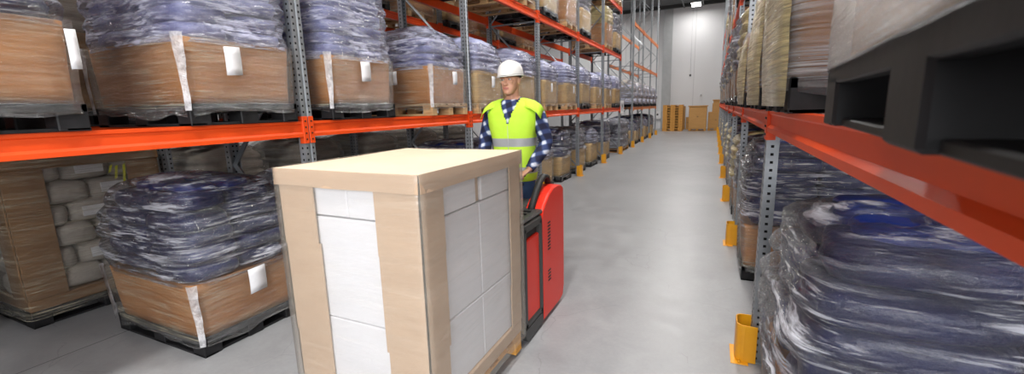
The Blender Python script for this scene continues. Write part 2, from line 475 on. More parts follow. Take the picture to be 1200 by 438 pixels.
# ------------------------------------------------------------------ pallets & wrapped loads
def pallet_mb(a, b):
    """EUR-style pallet, half sizes a (x) and b (y), 0.144 high"""
    mb = MB()
    for k in range(5):
        w = .13 if k % 2 == 0 else .11
        c = -b+.07 + k*(2*b-.14)/4
        mb.rbox(-a, a, c-w/2, c+w/2, .122, .144, .003)
    for x in (-a+.072, 0, a-.072):
        mb.rbox(x-.07, x+.07, -b, b, .10, .122, .003)
        for y in (-b+.05, 0, b-.05):
            mb.rbox(x-.07, x+.07, y-.05, y+.05, .022, .10, .004)
    for y in (-b+.05, 0, b-.05):
        mb.rbox(-a, a, y-.05, y+.05, 0, .022, .003)
    return mb

def plastic_pallet_mb(a, b):
    """moulded black pallet: deep rim round the deck, flush blocks, bottom runners"""
    mb = MB()
    for k in range(9):
        c = -b+.03 + k*(2*b-.06)/8
        mb.box(-a+.02, a-.02, c-.028, c+.028, .128, .142)
    mb.rbox(-a, a, -b, -b+.03, .098, .144, .004); mb.rbox(-a, a, b-.03, b, .098, .144, .004)
    mb.rbox(-a, -a+.03, -b, b, .098, .144, .004); mb.rbox(a-.03, a, -b, b, .098, .144, .004)
    mb.box(-a+.02, a-.02, -b+.02, b-.02, .115, .126)
    for x in (-a+.075, 0, a-.075):
        for y in (-b+.065, 0, b-.065):
            mb.rbox(x-.075, x+.075, y-.065, y+.065, .0, .118, .006)
        mb.rbox(x-.06, x+.06, -b, b, 0, .018, .003)
    for y in (-b+.05, b-.05): mb.rbox(-a, a, y-.05, y+.05, 0, .018, .003)
    return mb

def srad(th, a, b, n):
    c, s_ = abs(math.cos(th)), abs(math.sin(th))
    return 1.0/((c/a)**n + (s_/b)**n)**(1.0/n)
def thetas(N, a, b):
    # even sampling along a rounded rectangle
    out = []
    for i in range(N):
        t = 4*i/N; k = int(t); u = (t-k)*2-1
        p = [(a, u*b), (-u*a, b), (-a, -u*b), (u*a, -b)][k]
        out.append(math.atan2(p[1], p[0]))
    return out

def nv(x, y, z, seed): return noise.noise(Vector((x+seed*7.3, y+seed*3.1, z+seed*5.7)))

def make_load(a=.6, b=.4, tray=.42, ztop=1.25, layers=6, sack='lilac', filmm='film_milky', pallet='black_plastic', sub=True,
              carton='carton', filmc='film_card', labels=(), seed=1, dome=.10, bulge=.03, wr=.02, grow=0.0, skirt='film_grey', flare=0.02, extra=None, N=96, crease=1.0, lean=0, skirt_lo=None, fold=False):
    root = empty('wrapped_pallet')
    (plastic_pallet_mb if pallet == 'black_plastic' else pallet_mb)(a, b).build('pallet', M[pallet], root)
    z0 = .144; zt = z0+tray
    th = thetas(N, a, b)
    # ---- cardboard tray with a real wall
    if tray > 0:
        def cring(z, off, n=14):
            u = (z-z0)/max(tray, .01)
            r_ = []
            for t in th:
                r = srad(t, a-.015+off+flare*u*.6, b-.015+off+flare*u*.6, n)
                x, y = r*math.cos(t), r*math.sin(t)
                d = nv(x*2.5, y*2.5, z*4, seed)*.012
                r_.append((x*(1+d), y*(1+d), z))
            return r_
        zs = [z0+.002+(tray)*k/7 for k in range(8)]
        top_in = [cring(zs[-1]-.02, -.05)]
        MB().loft([cring(z, 0) for z in zs]+[cring(zs[-1], -.02)]+top_in, 0, True, True, True).build('carton_tray', M[carton], root)
    # ---- sacks
    H = ztop-dome-zt
    if layers:
        lh = H/layers
        def env(z):
            u = min(1, max(0, (z-zt)/max(H, .01)))
            g = grow*math.sin(PI*min(1, u*1.1+.1)) - .05*max(0, u-.7)/.3
            return g
        random.seed(seed)
        if sub:
            for l in range(layers+1):
                topl = l == layers
                zc = zt+lh*(l+.5) - (0.06 if topl else 0)
                e = env(min(zc, ztop-dome))-.03
                if topl: e -= .09
                A, B = a+e, b+e
                nx, ny = ((2, 2) if l % 2 == 0 else (2, 2)) if not topl else (2, 2)
                for i in range(nx):
                    for j in range(ny):
                        cx = -A+(2*i+1)*A/nx; cy = -B+(2*j+1)*B/ny
                        sx, sy, sz = A/nx*1.0, B/ny*1.0, lh*.56*(.8 if topl else 1)
                        cx += random.uniform(-.012, .012); cy += random.uniform(-.012, .012); zz = zc+random.uniform(-.01, .01)
                        sd = seed+l*3+i+j*2
                        def fn(p, sd=sd, cc=Vector((cx, cy, zz))):
                            q = p-cc
                            k = 1+.10*nv(p.x*6, p.y*6, p.z*9, sd)+.05*nv(p.x*18, p.y*18, p.z*22, sd)
                            return cc+Vector((q.x*k, q.y*k, q.z*k + .012*nv(p.x*5, p.y*5, 0, sd)))
                        MB().ellipsoid((cx, cy, zz), (sx, sy, sz), 24, 10, 0, .5, fn).build('sack', M['royal' if (topl and sack == 'navy') else sack], root)
        else:
            rings = []
            nzr = layers*5
            for k in range(nzr+1):
                z = zt+H*k/nzr
                t_ = (z-zt)/lh; fr = t_-math.floor(t_)
                bl = bulge*(math.sqrt(max(0, math.sin(PI*fr)))-.6)
                r_ = []
                for t in th[::2]:
                    r = srad(t, a+env(z)+bl-.015, b+env(z)+bl-.015, 6)
                    x, y = r*math.cos(t), r*math.sin(t)
                    d = 1+.05*nv(x*5, y*5, z*6, seed)
                    r_.append((x*d, y*d, z))
                rings.append(r_)
            for k in range(1, 5):
                u = k/4; z = ztop-dome+(dome-.02)*math.sin(u*PI/2)
                r_ = []
                for t in th[::2]:
                    r = srad(t, (a+env(ztop-dome))*(1-u**2*.98), (b+env(ztop-dome))*(1-u**2*.98), 4)
                    x, y = r*math.cos(t), r*math.sin(t)
                    r_.append((x, y, z+.04*nv(x*5, y*5, 1, seed)*(1-u*.5)))
                rings.append(r_)
            MB().loft(rings, 0, True, True, True).build('sack_stack', M[sack], root)
    # ---- cling film: a skirt over pallet and tray, then the hood over the sacks
    if tray > 0:
        rings = []
        zs_ = skirt_lo or .02
        K = 16
        for k in range(K+1):
            z = zs_ + (zt+.01-zs_)*k/K
            u = max(0, (z-z0)/max(tray, .01))
            r_ = []
            for t in th:
                off = .008+flare*u*.6 + .004
                r = srad(t, a+off, b+off, 16)
                x, y = r*math.cos(t), r*math.sin(t)
                cz = .004*nv(x*3, y*3, z*22, seed+1) + .006*nv(x*8, y*8, z*4, seed+2)
                rr = (r+cz)/r
                zz = z
                if skirt_lo: pass
                elif k == 0: zz = .075 + .05*nv(x*4, y*4, 0, seed+3)
                elif k == 1: zz = max(z, .10+.03*nv(x*4, y*4, 0, seed+3))
                r_.append((x*rr, y*rr, zz))
            rings.append(r_)
        mb = MB().loft(rings, 0, True)
        n1 = N*2
        for q in range(len(mb.m)):
            mb.m[q] = 1 if q < N*(K*(.144-zs_)/(zt-zs_)) else 0
        mb.build('wrap_skirt', [M[filmc], M[skirt]], root)
    if layers:
        rings = []
        nzr = max(layers*6, 12)
        lh = H/layers
        for k in range(nzr+1):
            z = zt-.03+(H+.03)*k/nzr
            t_ = max(0, (z-zt))/lh
            r_ = []
            for t in th:
                ph = .22*nv(math.cos(t)*1.7, math.sin(t)*1.7, z*.7, seed+9)
                fr = (t_+ph) - math.floor(t_+ph)
                bl = bulge*(math.sqrt(max(0, math.sin(PI*fr)))-.55)*crease
                if k < 2: bl *= .3*k
                g = env(z) if k > 1 else env(z)*.5*k
                ex = extra(t, z) if extra else 0
                r = srad(t, a+g+.022, b+g+.022, 7) + bl + ex
                x, y = r*math.cos(t), r*math.sin(t)
                w = wr*nv(x*1.3, y*1.3, z*9, seed) + wr*.55*nv(x*3.2, y*3.2, z*22, seed+4) + wr*.25*nv(x*14, y*14, z*30, seed+5)
                rr = (r+w)/r
                r_.append((x*rr+lean*(z-zt), y*rr, z+.03*nv(x*3, y*3, 3, seed)*(k/nzr)))
            rings.append(r_)
        last = rings[-1]
        for k in range(1, 9):
            u = k/8; r_ = []
            for (x, y, z) in last:
                s_ = 1-u**1.6*.985
                X, Y = x*s_, y*s_
                Z = z+dome*math.sin(u*PI/2)*.9 + .05*nv(X*4, Y*4, 5, seed)*math.sin(u*PI*.5) + .012*nv(X*14, Y*14, 5, seed)
                r_.append((X, Y, Z))
            rings.append(r_)
        MB().loft(rings, 0, True, False, True).build('film_hood', M[filmm], root)
    if fold:
        for (sx, sy) in ((1, -1), (-1, -1)):
            c0 = []; c1 = []; c2 = []
            for k in range(13):
                z = .10+(zt+.02-.10)*k/12; u = max(0, (z-z0)/max(tray, .01))
                e = .018+flare*u*.6
                w1 = .008+.026*u*u+.012*nv(z*8, 0, 0, seed+sx); w2 = .010+.02*u+.01*nv(z*9, 3, 0, seed+sx)
                cx_, cy_ = sx*(a+e-.012), sy*(b+e-.012)
                c0.append((cx_-sx*w1, sy*(b+e+.004), z)); c1.append((cx_+sx*.006, cy_+sy*.006, z)); c2.append((sx*(a+e+.004), cy_-sy*w2, z))
            MB().loft([c0, c1, c2], 0, True, closed=False).build('film_fold', M['film_fold'], root)
    for (side, off, z, w, h) in labels:
        mb = MB(); e = .03+flare*.6
        if z > zt: e += .045+grow*.8
        nn = 4; vs = []; fs = []
        tilt = .004
        for q in range(nn+1):
            v = -h/2+h*q/nn
            bow = .004*math.sin(PI*q/nn)
            for uu in (-w/2, w/2):
                if side == 'x+': vs.append((a+e+bow, off+uu, z+v+uu*.06))
                elif side == 'x-': vs.append((-a-e-bow, off+uu, z+v+uu*.06))
                else: vs.append((off+uu, -b-e-bow, z+v+uu*.06))
        for q in range(nn): fs.append((2*q, 2*q+1, 2*q+3, 2*q+2))
        mb.add(vs, fs, 0, True)
        lb = mb.build('paper_label', M['paper'], root)
        sm = lb.modifiers.new('thick', 'SOLIDIFY'); sm.thickness = .0015
    return root

def place(o, x, y, z, rz, label, group, cat='wrapped pallet'):
    o.location = (x, y, z); o.rotation_euler = (0, 0, rz)
    tag(o, label, cat, group); return o
R180 = PI
G = {}
A, B = .6, .4
XF = -3.07                                   # front of pallets on the left rack shelf
# --- left rack, lower shelf, near
place(make_load(A, .4, .42, 1.5, 7, 'navy', 'film', seed=3, fold=True, labels=(('x+', .375, .42, .045, .2),), bulge=.045, wr=.02, filmc='film_card'),
      XF-A, .76, L1, 0, 'dark glinting wrapped sacks on a brown tray, left shelf, cut by the left edge', 'wrapped pallets on the left shelf')
place(make_load(A, .4, .42, 1.45, 7, 'lilac', 'film_milky', seed=5, fold=True, labels=(('x+', -.10, .43, .11, .19),), bulge=.02, wr=.028, flare=.03),
      XF-A, 2.06, L1, 0, 'tall lilac wrapped sacks on a labelled brown tray, left shelf, just before the near upright', 'wrapped pallets on the left shelf')
place(make_load(A, .42, .42, 1.42, 7, 'lilac', 'film_milky', seed=8, fold=True, labels=(('x+', -.02, .44, .12, .18),), bulge=.02, wr=.028, flare=.03),
      XF-A, 3.24, L1, 0, 'tall lilac wrapped sacks, torn film at the pallet, left shelf, beyond near upright', 'wrapped pallets on the left shelf')
place(make_load(A, .41, .44, 1.14, 4, 'lilac', 'film_milky', pallet='wood', seed=11, fold=True, labels=(('x+', .06, .46, .10, .16), ('y-', .05, .46, .16, .16)), bulge=.025, wr=.03, flare=.02, dome=.22, skirt='film_card'),
      XF-A, 4.74, L1, 0, 'domed blue-and-lilac wrapped sacks on a wooden pallet with two labels, left shelf', 'wrapped pallets on the left shelf')
lp = [make_load(A, .42, .46, 1.16, 5, 'lilac_pale', 'film_milky', pallet='wood', seed=14, carton='carton_pale', labels=(('x+', .0, .46, .10, .17),), bulge=.03, wr=.04, dome=.2, sub=False, skirt='film_card'),
      make_load(A, .4, .46, 1.10, 5, 'lilac_pale', 'film_milky', pallet='wood', seed=17, carton='carton_pale', labels=(('x+', -.1, .46, .10, .17),), bulge=.03, wr=.05, dome=.22, sub=False, skirt='film_card'),
      make_load(A, .4, .5, 1.14, 5, 'lilac_pale', 'film_milky', seed=19, carton='carton_pale', bulge=.03, wr=.045, dome=.16, sub=False)]
used = set()
def inst(lst, i, *args, **kw):
    o = lst[i]
    if id(o) in used: o = copy_tree(o)
    else: used.add(id(o))
    return place(o, *args, **kw)
ys = [5.87, 7.3, 8.57, 10.0, 11.27, 12.7, 13.97, 15.4]
nm = ['left of the man\'s helmet', 'directly behind the man\'s helmet', 'just right of the man\'s helmet', 'second one right of the man', 'third one right of the man',
      'fourth one right of the man', 'fifth one right of the man', 'last one before the open bay']
for i, y in enumerate(ys):
    inst(lp, (i*2) % 3 if i else 0, XF-A, y, L1, 0, 'lilac wrapped sacks over brown tray, left shelf, %s' % nm[i], 'wrapped pallets on the left shelf')
# --- left rack, floor
place(make_load(A, .40, .42, 1.33, 5, 'navy', 'film', seed=23, fold=True, labels=(('x+', .03, .47, .14, .2),), bulge=.04, wr=.02, grow=.03, dome=.13, flare=.05, filmc='film_card'),
      -3.31-A, 2.03, 0, 0, 'rounded blue film-wrapped sacks on brown tray, floor left of the white load', 'wrapped pallets on the left floor')
fl = [make_load(A, .4, .5, 1.25, 5, 'grey_sack', 'film', seed=27, carton='carton_pale', bulge=.05, wr=.04, sub=False, labels=(('y-', .1, .85, .16, .16),)),
      make_load(A, .4, .55, 1.2, 5, 'grey_sack', 'film_milky', seed=29, carton='carton_pale', bulge=.045, wr=.05, sub=False),
      make_load(A, .4, .45, 1.3, 5, 'navy', 'film', seed=31, carton='carton_pale', bulge=.05, wr=.04, sub=False)]
ysf = [3.2, 4.6, 5.9, 7.3, 8.6, 9.95, 11.3, 12.7, 14.4]
nm = ['directly behind the tall white load', 'second behind the tall white load', 'third, left part of the man hides it', 'fourth, hidden behind the man',
      'first right of the man', 'second right of the man', 'third right of the man', 'fourth right of the man', 'fifth right of the man']
for i, y in enumerate(ysf):
    inst(fl, i % 3, -3.2-A, y, 0, 0, 'silver-grey wrapped sacks on left floor, %s' % nm[i], 'wrapped pallets on the left floor')
# open bay: big silver bags on a wooden pallet
place(make_load(.6, .85, 0.0, 1.3, 4, 'grey_sack', 'film', pallet='wood_amber', seed=35, bulge=.07, wr=.05, sub=False), -3.75, 17.35, 0, 0,
      'wide heap of silver wrapped bags on an amber pallet in the open bay', 'wrapped pallets on the left floor')
for i, y in enumerate([19.4, 20.8, 22.1, 23.5, 24.8, 26.2]):
    inst(fl, (i+1) % 3, -3.2-A, y, 0, 0, 'small far wrapped load on the floor under the amber beams, %s from the open bay' % ORD[i], 'far wrapped pallets on the left floor')
# empty black pallets with grey bags on the far amber shelf
big = [make_load(A, .5, 0.0, 1.2, 3, 'white_sack', 'film_milky', seed=41, bulge=.05, wr=.05, sub=False, dome=.3)]
for i, y in enumerate([19.5, 20.75, 22.2, 23.45, 24.9, 26.15]):
    inst(big, 0, XF-A, y, L1, 0, 'grey-white wrapped bag on black pallet, far amber shelf, %s from open bay' % ORD[i], 'grey bags on the far amber shelf')
# middle shelf of the left rack
ml = [make_load(A, .45, .5, 1.35, 5, 'grey_sack', 'film', seed=45, carton='carton_pale', bulge=.05, wr=.04, sub=False),
      make_load(A, .45, .6, 1.3, 4, 'cream_sack', 'film_cream', pallet='wood', seed=47, bulge=.04, wr=.04, sub=False, skirt='film_card')]
for i, y in enumerate([3.2, 4.55, 5.9, 7.3, 8.6, 10.0, 11.3, 14.0, 15.4]):
    inst(ml, i % 2, XF-A, y, L2, 0, 'wrapped load on the middle shelf of the left rack, %s from the near upright' % ORD[i], 'wrapped pallets on the left middle shelf')
for i, y in enumerate([4.6, 5.9, 7.3, 8.6, 10.0, 11.3, 12.7]):
    inst(ml, (i+1) % 2, -5.27-A, y, L2, 0, 'dim wrapped load on the middle shelf of the rack behind, %s from the near end' % ORD[i], 'wrapped pallets on the rear middle shelf')
for i, y in enumerate([14.0, 15.4]):
    inst(ml, i % 2, XF-A, y, L3, 0, 'wrapped load on the upper shelf of the left rack, %s of two' % ('nearer', 'farther')[i], 'wrapped pallets on the left upper shelf')
# rear rack: shaded brown loads seen under the shelf
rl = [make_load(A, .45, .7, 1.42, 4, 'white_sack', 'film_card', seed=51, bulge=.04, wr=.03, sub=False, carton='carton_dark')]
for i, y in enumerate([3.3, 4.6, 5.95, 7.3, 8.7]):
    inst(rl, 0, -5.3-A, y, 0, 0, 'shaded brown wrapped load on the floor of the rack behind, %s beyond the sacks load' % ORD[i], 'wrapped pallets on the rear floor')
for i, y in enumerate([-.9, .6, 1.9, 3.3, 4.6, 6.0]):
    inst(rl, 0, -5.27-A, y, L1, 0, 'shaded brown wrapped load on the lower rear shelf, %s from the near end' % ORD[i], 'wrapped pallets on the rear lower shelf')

# --- off-white sacks between card corner boards, in the rear rack
def sack_stack(x0, x1, y0, y1, top, seed, label, nrow=6, group=None):
    cx, cy = (x0+x1)/2, (y0+y1)/2; a, b = (x1-x0)/2, (y1-y0)/2
    root = empty('sack_pallet', (cx, cy, 0))
    plastic_pallet_mb(a, b).build('pallet', M['black_plastic'], root)
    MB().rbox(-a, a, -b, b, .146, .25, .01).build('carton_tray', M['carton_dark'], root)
    lh = (top-.07-.25)/nrow
    random.seed(seed)
    for l in range(nrow):
        z = .25+lh*(l+.5)
        cuts = [-b, -b+.40, -b+.74, b] if l % 2 else [-b, -b+.24, -b+.56, -b+.9, b]
        for q in range(len(cuts)-1):
            w = (cuts[q+1]-cuts[q])/2
            if w < .05: continue
            yc = (cuts[q]+cuts[q+1])/2
            for (xc, hx) in ((a-.27, .26), (-a+.3, .3)):
                dz = random.uniform(-.012, .012); sd = seed+l*5+q
                def fn(p, sd=sd, c=Vector((xc, yc, z+dz))):
                    q_ = p-c; k = 1+.10*nv(p.x*7, p.y*7, p.z*8, sd)
                    return c+Vector((q_.x*k, q_.y*k, q_.z*k-.02*(abs(q_.y)/w)**2*.6+.015*nv(p.y*5, 0, 0, sd)))
                sk = MB().ellipsoid((xc, yc, z+dz), (hx, w*1.04, lh*.55), 22, 10, 0, .5, fn).build('sack', M['white_sack'], root)
                if xc > 0 and w < .3 and (l+q) % 2 == 0:
                    lb = MB().box(xc+hx-.01, xc+hx+.006, yc-.1, yc+.1, z-.045, z+.045)
                    lbl = lb.build('printed_label', M['paper'], sk)
                    pr = MB()
                    for t in range(3): pr.box(xc+hx+.006, xc+hx+.008, yc-.08, yc+.03+.02*t, z-.03+.022*t, z-.022+.022*t)
                    pr.build('print', M['blueprint'], lbl) if False else None
    t = .012
    for sx in (-1, 1):
        for sy in (-1, 1):
            w = .26
            X0, X1 = sorted((sx*a, sx*(a-w))); Y0, Y1 = sorted((sy*b, sy*(b-w)))
            c = MB()
            c.rbox(min(sx*a, sx*(a+t)), max(sx*a, sx*(a+t)), Y0, Y1, .25, top-.05, .003)
            c.rbox(X0, X1, min(sy*b, sy*(b+t)), max(sy*b, sy*(b+t)), .25, top-.05, .003)
            c.build('corner_board', M['carton_dark'], root)
    MB().rbox(-a-.02, a+.02, -b-.02, b+.02, top-.14, top, .01).build('carton_cap', M['carton_dark'], root)
    th = thetas(64, a, b); rings = []
    for k in range(14):
        z = .08+(top-.06)*k/13
        r_ = []
        for t_ in th:
            r = srad(t_, a+.035, b+.035, 16); x, y = r*math.cos(t_), r*math.sin(t_)
            d = 1+.012*nv(x*4, y*4, z*12, seed)
            r_.append((x*d, y*d, z))
        rings.append(r_)
    MB().loft(rings, 0, True).build('film_wrap', M['film_card'], root)
    tag(root, label, 'wrapped pallet', group)
    return root
sk_ = sack_stack(-6.35, -5.2, 1.32, 2.42, 1.5, 61, 'off-white sacks between brown corner boards under film, on the floor at the left edge')
ym = MB()
for (y0_, y1_, z0_, z1_) in ((.18, .20, 1.20, 1.33), (.24, .26, 1.16, 1.34), (.14, .16, 1.26, 1.34), (.19, .25, 1.24, 1.255)):
    ym.add([(.60, y0_, z0_), (.602, y1_, z0_+.01), (.602, y1_+.02, z1_), (.60, y0_+.02, z1_-.01), (.596, y0_, z0_), (.596, y1_, z0_+.01), (.596, y1_+.02, z1_), (.596, y0_+.02, z1_-.01)], [(0, 1, 2, 3), (4, 7, 6, 5), (0, 4, 5, 1), (1, 5, 6, 2), (2, 6, 7, 3), (3, 7, 4, 0)])
tag(ym.build('yellow_scrawl', M['vest_like'], sk_))['label'] = 'bright yellow paint marks'
sack_stack(-6.35, -5.25, .0, 1.0, 1.5, 66, 'stack of cream sacks on the floor, cut by the left edge of the frame')

# --- right rack, lower shelf
def ex_bulge(t, z): return .0
near = make_load(.5, .6, .9, 1.5, 0, pallet='black_plastic', seed=71, filmc='film_near', skirt='film_grey', flare=.0, N=120, skirt_lo=.14)
# grey band over the pallet's edge boards
th = thetas(96, .5, .6)
rings = []
for k in range(8):
    z = .128+.16*k/7
    rings.append([( (srad(t, .513, .613, 18)+.004*nv(math.cos(t)*6, math.sin(t)*6, z*60, 4))*math.cos(t), (srad(t, .513, .613, 18)+.004*nv(math.cos(t)*6, math.sin(t)*6, z*60, 4))*math.sin(t), z) for t in th])
MB().loft(rings, 0, True).build('film_band', M['film_band'], near)
near.scale = (1, 1, .83)
NR = math.radians(-5)
place(near, .22+.5*math.cos(NR)+.6*math.sin(NR), 1.15+.5*math.sin(NR)-.6*math.cos(NR), L1, NR, 'black plastic pallet with a wrapped carton, very close at the top right', 'wrapped pallets on the right shelf')
def tall_load(seed, label, x, y, cream=True, h=1.15, b=.4):
    o = make_load(.6, b, h, 1.5, 0, pallet='black_plastic', seed=seed, filmc='film_stripe', skirt='film_grey', flare=.01)
    # slack film bulging on the aisle side
    n = 26; mb = MB(); rings = []
    for k in range(n+1):
        z = .03+(h+.08)*k/n
        u = k/n; r_ = []
        for j in range(25):
            v = j/24; yy = -b-.012+(2*b+.024)*v
            prof = (math.sin(PI*v)**.5)
            d = .014+.05*prof*math.sin(PI*min(1, u*.9+.12))**.7 + .012*nv(yy*4, z*3, seed, seed)+.005*nv(yy*20, z*12, seed, seed)
            r_.append((-.6-d, yy, z))
        rings.append(r_)
    mb.loft(rings, 0, True, closed=False)
    mb.build('slack_film', M['film_cream' if cream else 'film'], o)
    return place(o, x, y, L1, 0, label, 'wrapped pallets on the right shelf')
tall_load(73, 'carton in wound film with cream slack, right shelf, just before the near upright', .27+.6, 2.46)
rr = tall_load(77, 'cream-filmed carton on a black pallet, right shelf, just past the near upright', .27+.6, 3.66, h=.7)
tall_load(78, 'tall brown filmed carton with a rounded shoulder, right shelf, second beyond the near upright', .27+.6, 5.2, h=.55)
rs = [make_load(A, .4, .5, 1.25, 4, 'cream_sack', 'film_cream', seed=81, bulge=.04, wr=.04, sub=False),
      make_load(A, .4, .42, 1.5, 5, 'grey_sack', 'film', seed=83, bulge=.07, wr=.05, sub=False, grow=.04)]
for i, y in enumerate([5.3, 6.4, 7.85, 9.1, 10.55, 11.8, 13.3, 14.5, 17.2, 19.9, 22.6, 25.4]):
    if i == 0:
        continue
    inst(rs, (i+1) % 2, .29+A, y, L1, R180, 'yellowish wrapped load on the right shelf, %s beyond the near upright' % ORD[i+1], 'wrapped pallets on the right shelf')
# --- right rack, floor
place(make_load(.6, .5, .40, 1.34, 5, 'navy', 'film', seed=91, bulge=.055, wr=.05, grow=.03, dome=.10, flare=.06, N=160),
      .34+.6, 2.17, 0, 0, 'big navy sacks under crinkled clear film, on the floor at the bottom right', 'wrapped pallets on the right floor')
place(make_load(.6, .4, .42, 1.45, 6, 'navy', 'film', seed=93, bulge=.04, wr=.03, labels=(('y-', .0, .78, .16, .15),), flare=.03),
      .33+.6, 5.02, 0, 0, 'dark navy wrapped sacks with a small white label, right floor beyond the near upright', 'wrapped pallets on the right floor')
rf = [make_load(A, .4, .5, 1.35, 5, 'navy', 'film', seed=95, bulge=.05, wr=.04, sub=False),
      make_load(A, .4, .45, 1.3, 5, 'cream_sack', 'film_cream', seed=97, bulge=.05, wr=.04, sub=False)]
place(make_load(.6, .4, .42, 1.42, 5, 'navy', 'film', seed=98, bulge=.05, wr=.04, sub=False), .36+.6, 3.85, 0, 0, 'dark navy wrapped sacks partly hidden right behind the near right upright', 'wrapped pallets on the right floor') if False else None
for i, y in enumerate([6.45, 7.85, 9.15, 10.55, 11.9, 13.2, 14.6, 17.3, 20.0, 22.8]):
    inst(rf, i % 2, .33+A, y, 0, R180, 'wrapped sacks on the floor under the right shelf, %s beyond the second upright' % ORD[i], 'wrapped pallets on the right floor')
for i, y in enumerate([5.1, 7.8, 9.2, 11.9, 14.6, 17.3]):
    inst(ml, i % 2, .29+A, y, L2, R180, 'wrapped load on the middle shelf of the right rack, %s from the near upright' % ORD[i], 'wrapped pallets on the right middle shelf')

# ------------------------------------------------------------------ far end of the aisle
def stack_pallet_mb():
    mb = MB(); a, b = .6, .4
    for k in range(5):
        c = -b+.07+k*(2*b-.14)/4
        mb.rbox(-a, a, c-.06, c+.06, .108, .143, .003)
    for x in (-a+.13, 0, a-.13):
        mb.rbox(x-.13, x+.13, -b, b, .08, .108, .003)
        for y in (-b+.06, 0, b-.06): mb.rbox(x-.13, x+.13, y-.06, y+.06, .028, .08, .004)
    for y in (-b+.06, 0, b-.06): mb.rbox(-a, a, y-.06, y+.06, 0, .03, .003)
    return mb
def wood_pallet(x, y, z, rz, label, group):
    o = wood_pallet.p.copy() if wood_pallet.p else stack_pallet_mb().build('wooden_pallet', M['wood_amber'])
    if wood_pallet.p: COL.objects.link(o)
    wood_pallet.p = o
    o.location = (x, y, z); o.rotation_euler = (0, 0, rz)
    o.scale = (1.05, 1, 1.2)
    tag(o, label, 'pallet', group)
wood_pallet.p = None
for k in range(10):
    wood_pallet(-2.46, 30.9, .1725*k, random.uniform(-.02, .02), 'empty amber wooden pallet in the tall front stack, %s from the floor' % ORD[k], 'stacked empty pallets at the aisle end')
def big_carton(x0, x1, y0, y1, h, lid, label, base=True, z=0, m='amber_card'):
    cx, cy = (x0+x1)/2, (y0+y1)/2; a, b = (x1-x0)/2, (y1-y0)/2
    r = empty('carton', (cx, cy, z))
    zz = 0
    if base:
        pallet_mb(a*.98, b*.98).build('pallet', M['wood_amber'], r); zz = .144
    MB().rbox(-a, a, -b, b, zz, h, .012).build('carton_body', M[m], r)
    if lid: MB().rbox(-a-.05, a+.05, -b-.05, b+.05, h-.05, h+.02, .01).build('lid', M[m], r)
    MB().rbox(-.05, .05, -b-.006, -b, h*.55, h*.6, .002).build('tape', M['carton_dark'], r)
    tag(r, label, 'carton'); return r
big_carton(-1.48, -.4, 30.6, 31.7, 1.62, True, 'large amber carton with an overhanging lid on a pallet at the aisle end')
big_carton(-.32, .6, 31.0, 32.1, 1.2, False, 'lower amber carton right of the large lidded one at the aisle end')
big_carton(-.1, .7, 31.1, 32.0, .55, False, 'smaller amber box on top of the lower carton', z=1.2, base=False)
big_carton(-.05, .5, 31.2, 31.9, .22, True, 'flat wooden crate on the topmost amber box', z=1.75, base=False)
big_carton(-3.0, -1.95, 31.33, 32.1, 1.66, False, 'unseen amber carton added right behind the stack of empty pallets')  # added close behind so the pallet gaps stay dark
big_carton(-2.5, -1.82, 32.5, 33.2, 1.62, False, 'amber carton peeping out right of the stack of empty pallets')
big_carton(-1.75, -1.5, 32.6, 32.9, .85, False, 'narrow amber box between the pallet stack and the lidded carton', base=False)

# ------------------------------------------------------------------ tall white load on the truck's forks
LX0, LX1, LY0, LY1, LT = -2.10, -1.19, 1.53, 2.61, 1.52
cx, cy = (LX0+LX1)/2, (LY0+LY1)/2; a, b = (LX1-LX0)/2, (LY1-LY0)/2
load = empty('white_carton_load', (cx, cy, .02))
Z = -.06
tag(load, 'tall load of white cartons with beige corner boards and lid in the foreground', 'wrapped pallet')
pallet_mb(a+.0, b+.0).build('pallet', M['wood_amber'], load)
MB().rbox(-a-.004, a+.004, -b-.004, b+.004, .146, .24, .006).build('base_tray', M['beige'], load)
zr = [.24, .72, 1.09, 1.40]
zr = [z_ for z_ in zr]
rows = [(.24, .64), (.643, 1.205), (1.212, 1.42)]
for ri, (za, zb) in enumerate(rows):
    for xs in (((-a+.012, -.003), (.003, a-.012)) if ri == 2 else ((-a+.012, a-.012),)):
        for ysx in (((-b+.012, -.005), (.055, b-.012)) if ri == 2 else ((-b+.012, .02), (.024, b-.012))):
            j = random.uniform(-.003, .003)
            MB().rbox(xs[0], xs[1], ysx[0]+j, ysx[1]+j, za+.001, zb, .006).build('white_box', M['white_box'], load)
MB().box(-a+.03, a-.03, 0, .05, 1.212, 1.41).build('card_divider', M['beige'], load)
t = .006
for sx in (-1, 1):
    for sy in (-1, 1):
        wx, wy = (.25, .17) if sy < 0 else (.25, .15)
        for (za, zb, o_) in ((.24, .55, 0), (.53, 1.06, .003), (1.04, 1.415, .006)):
            c = MB(); j = random.uniform(-.008, .008)
            X0, X1 = sorted((sx*(a+t+o_), sx*(a-wx+j))); Y0, Y1 = sorted((sy*(b-.002+o_), sy*(b+t+o_)))
            c.box(X0, X1, Y0, Y1, za, zb)
            X0, X1 = sorted((sx*(a-.002+o_), sx*(a+t+o_))); Y0, Y1 = sorted((sy*(b+t+o_), sy*(b-wy+j)))
            c.box(X0, X1, Y0, Y1, za, zb)
            c.build('corner_board', M['beige'], load)
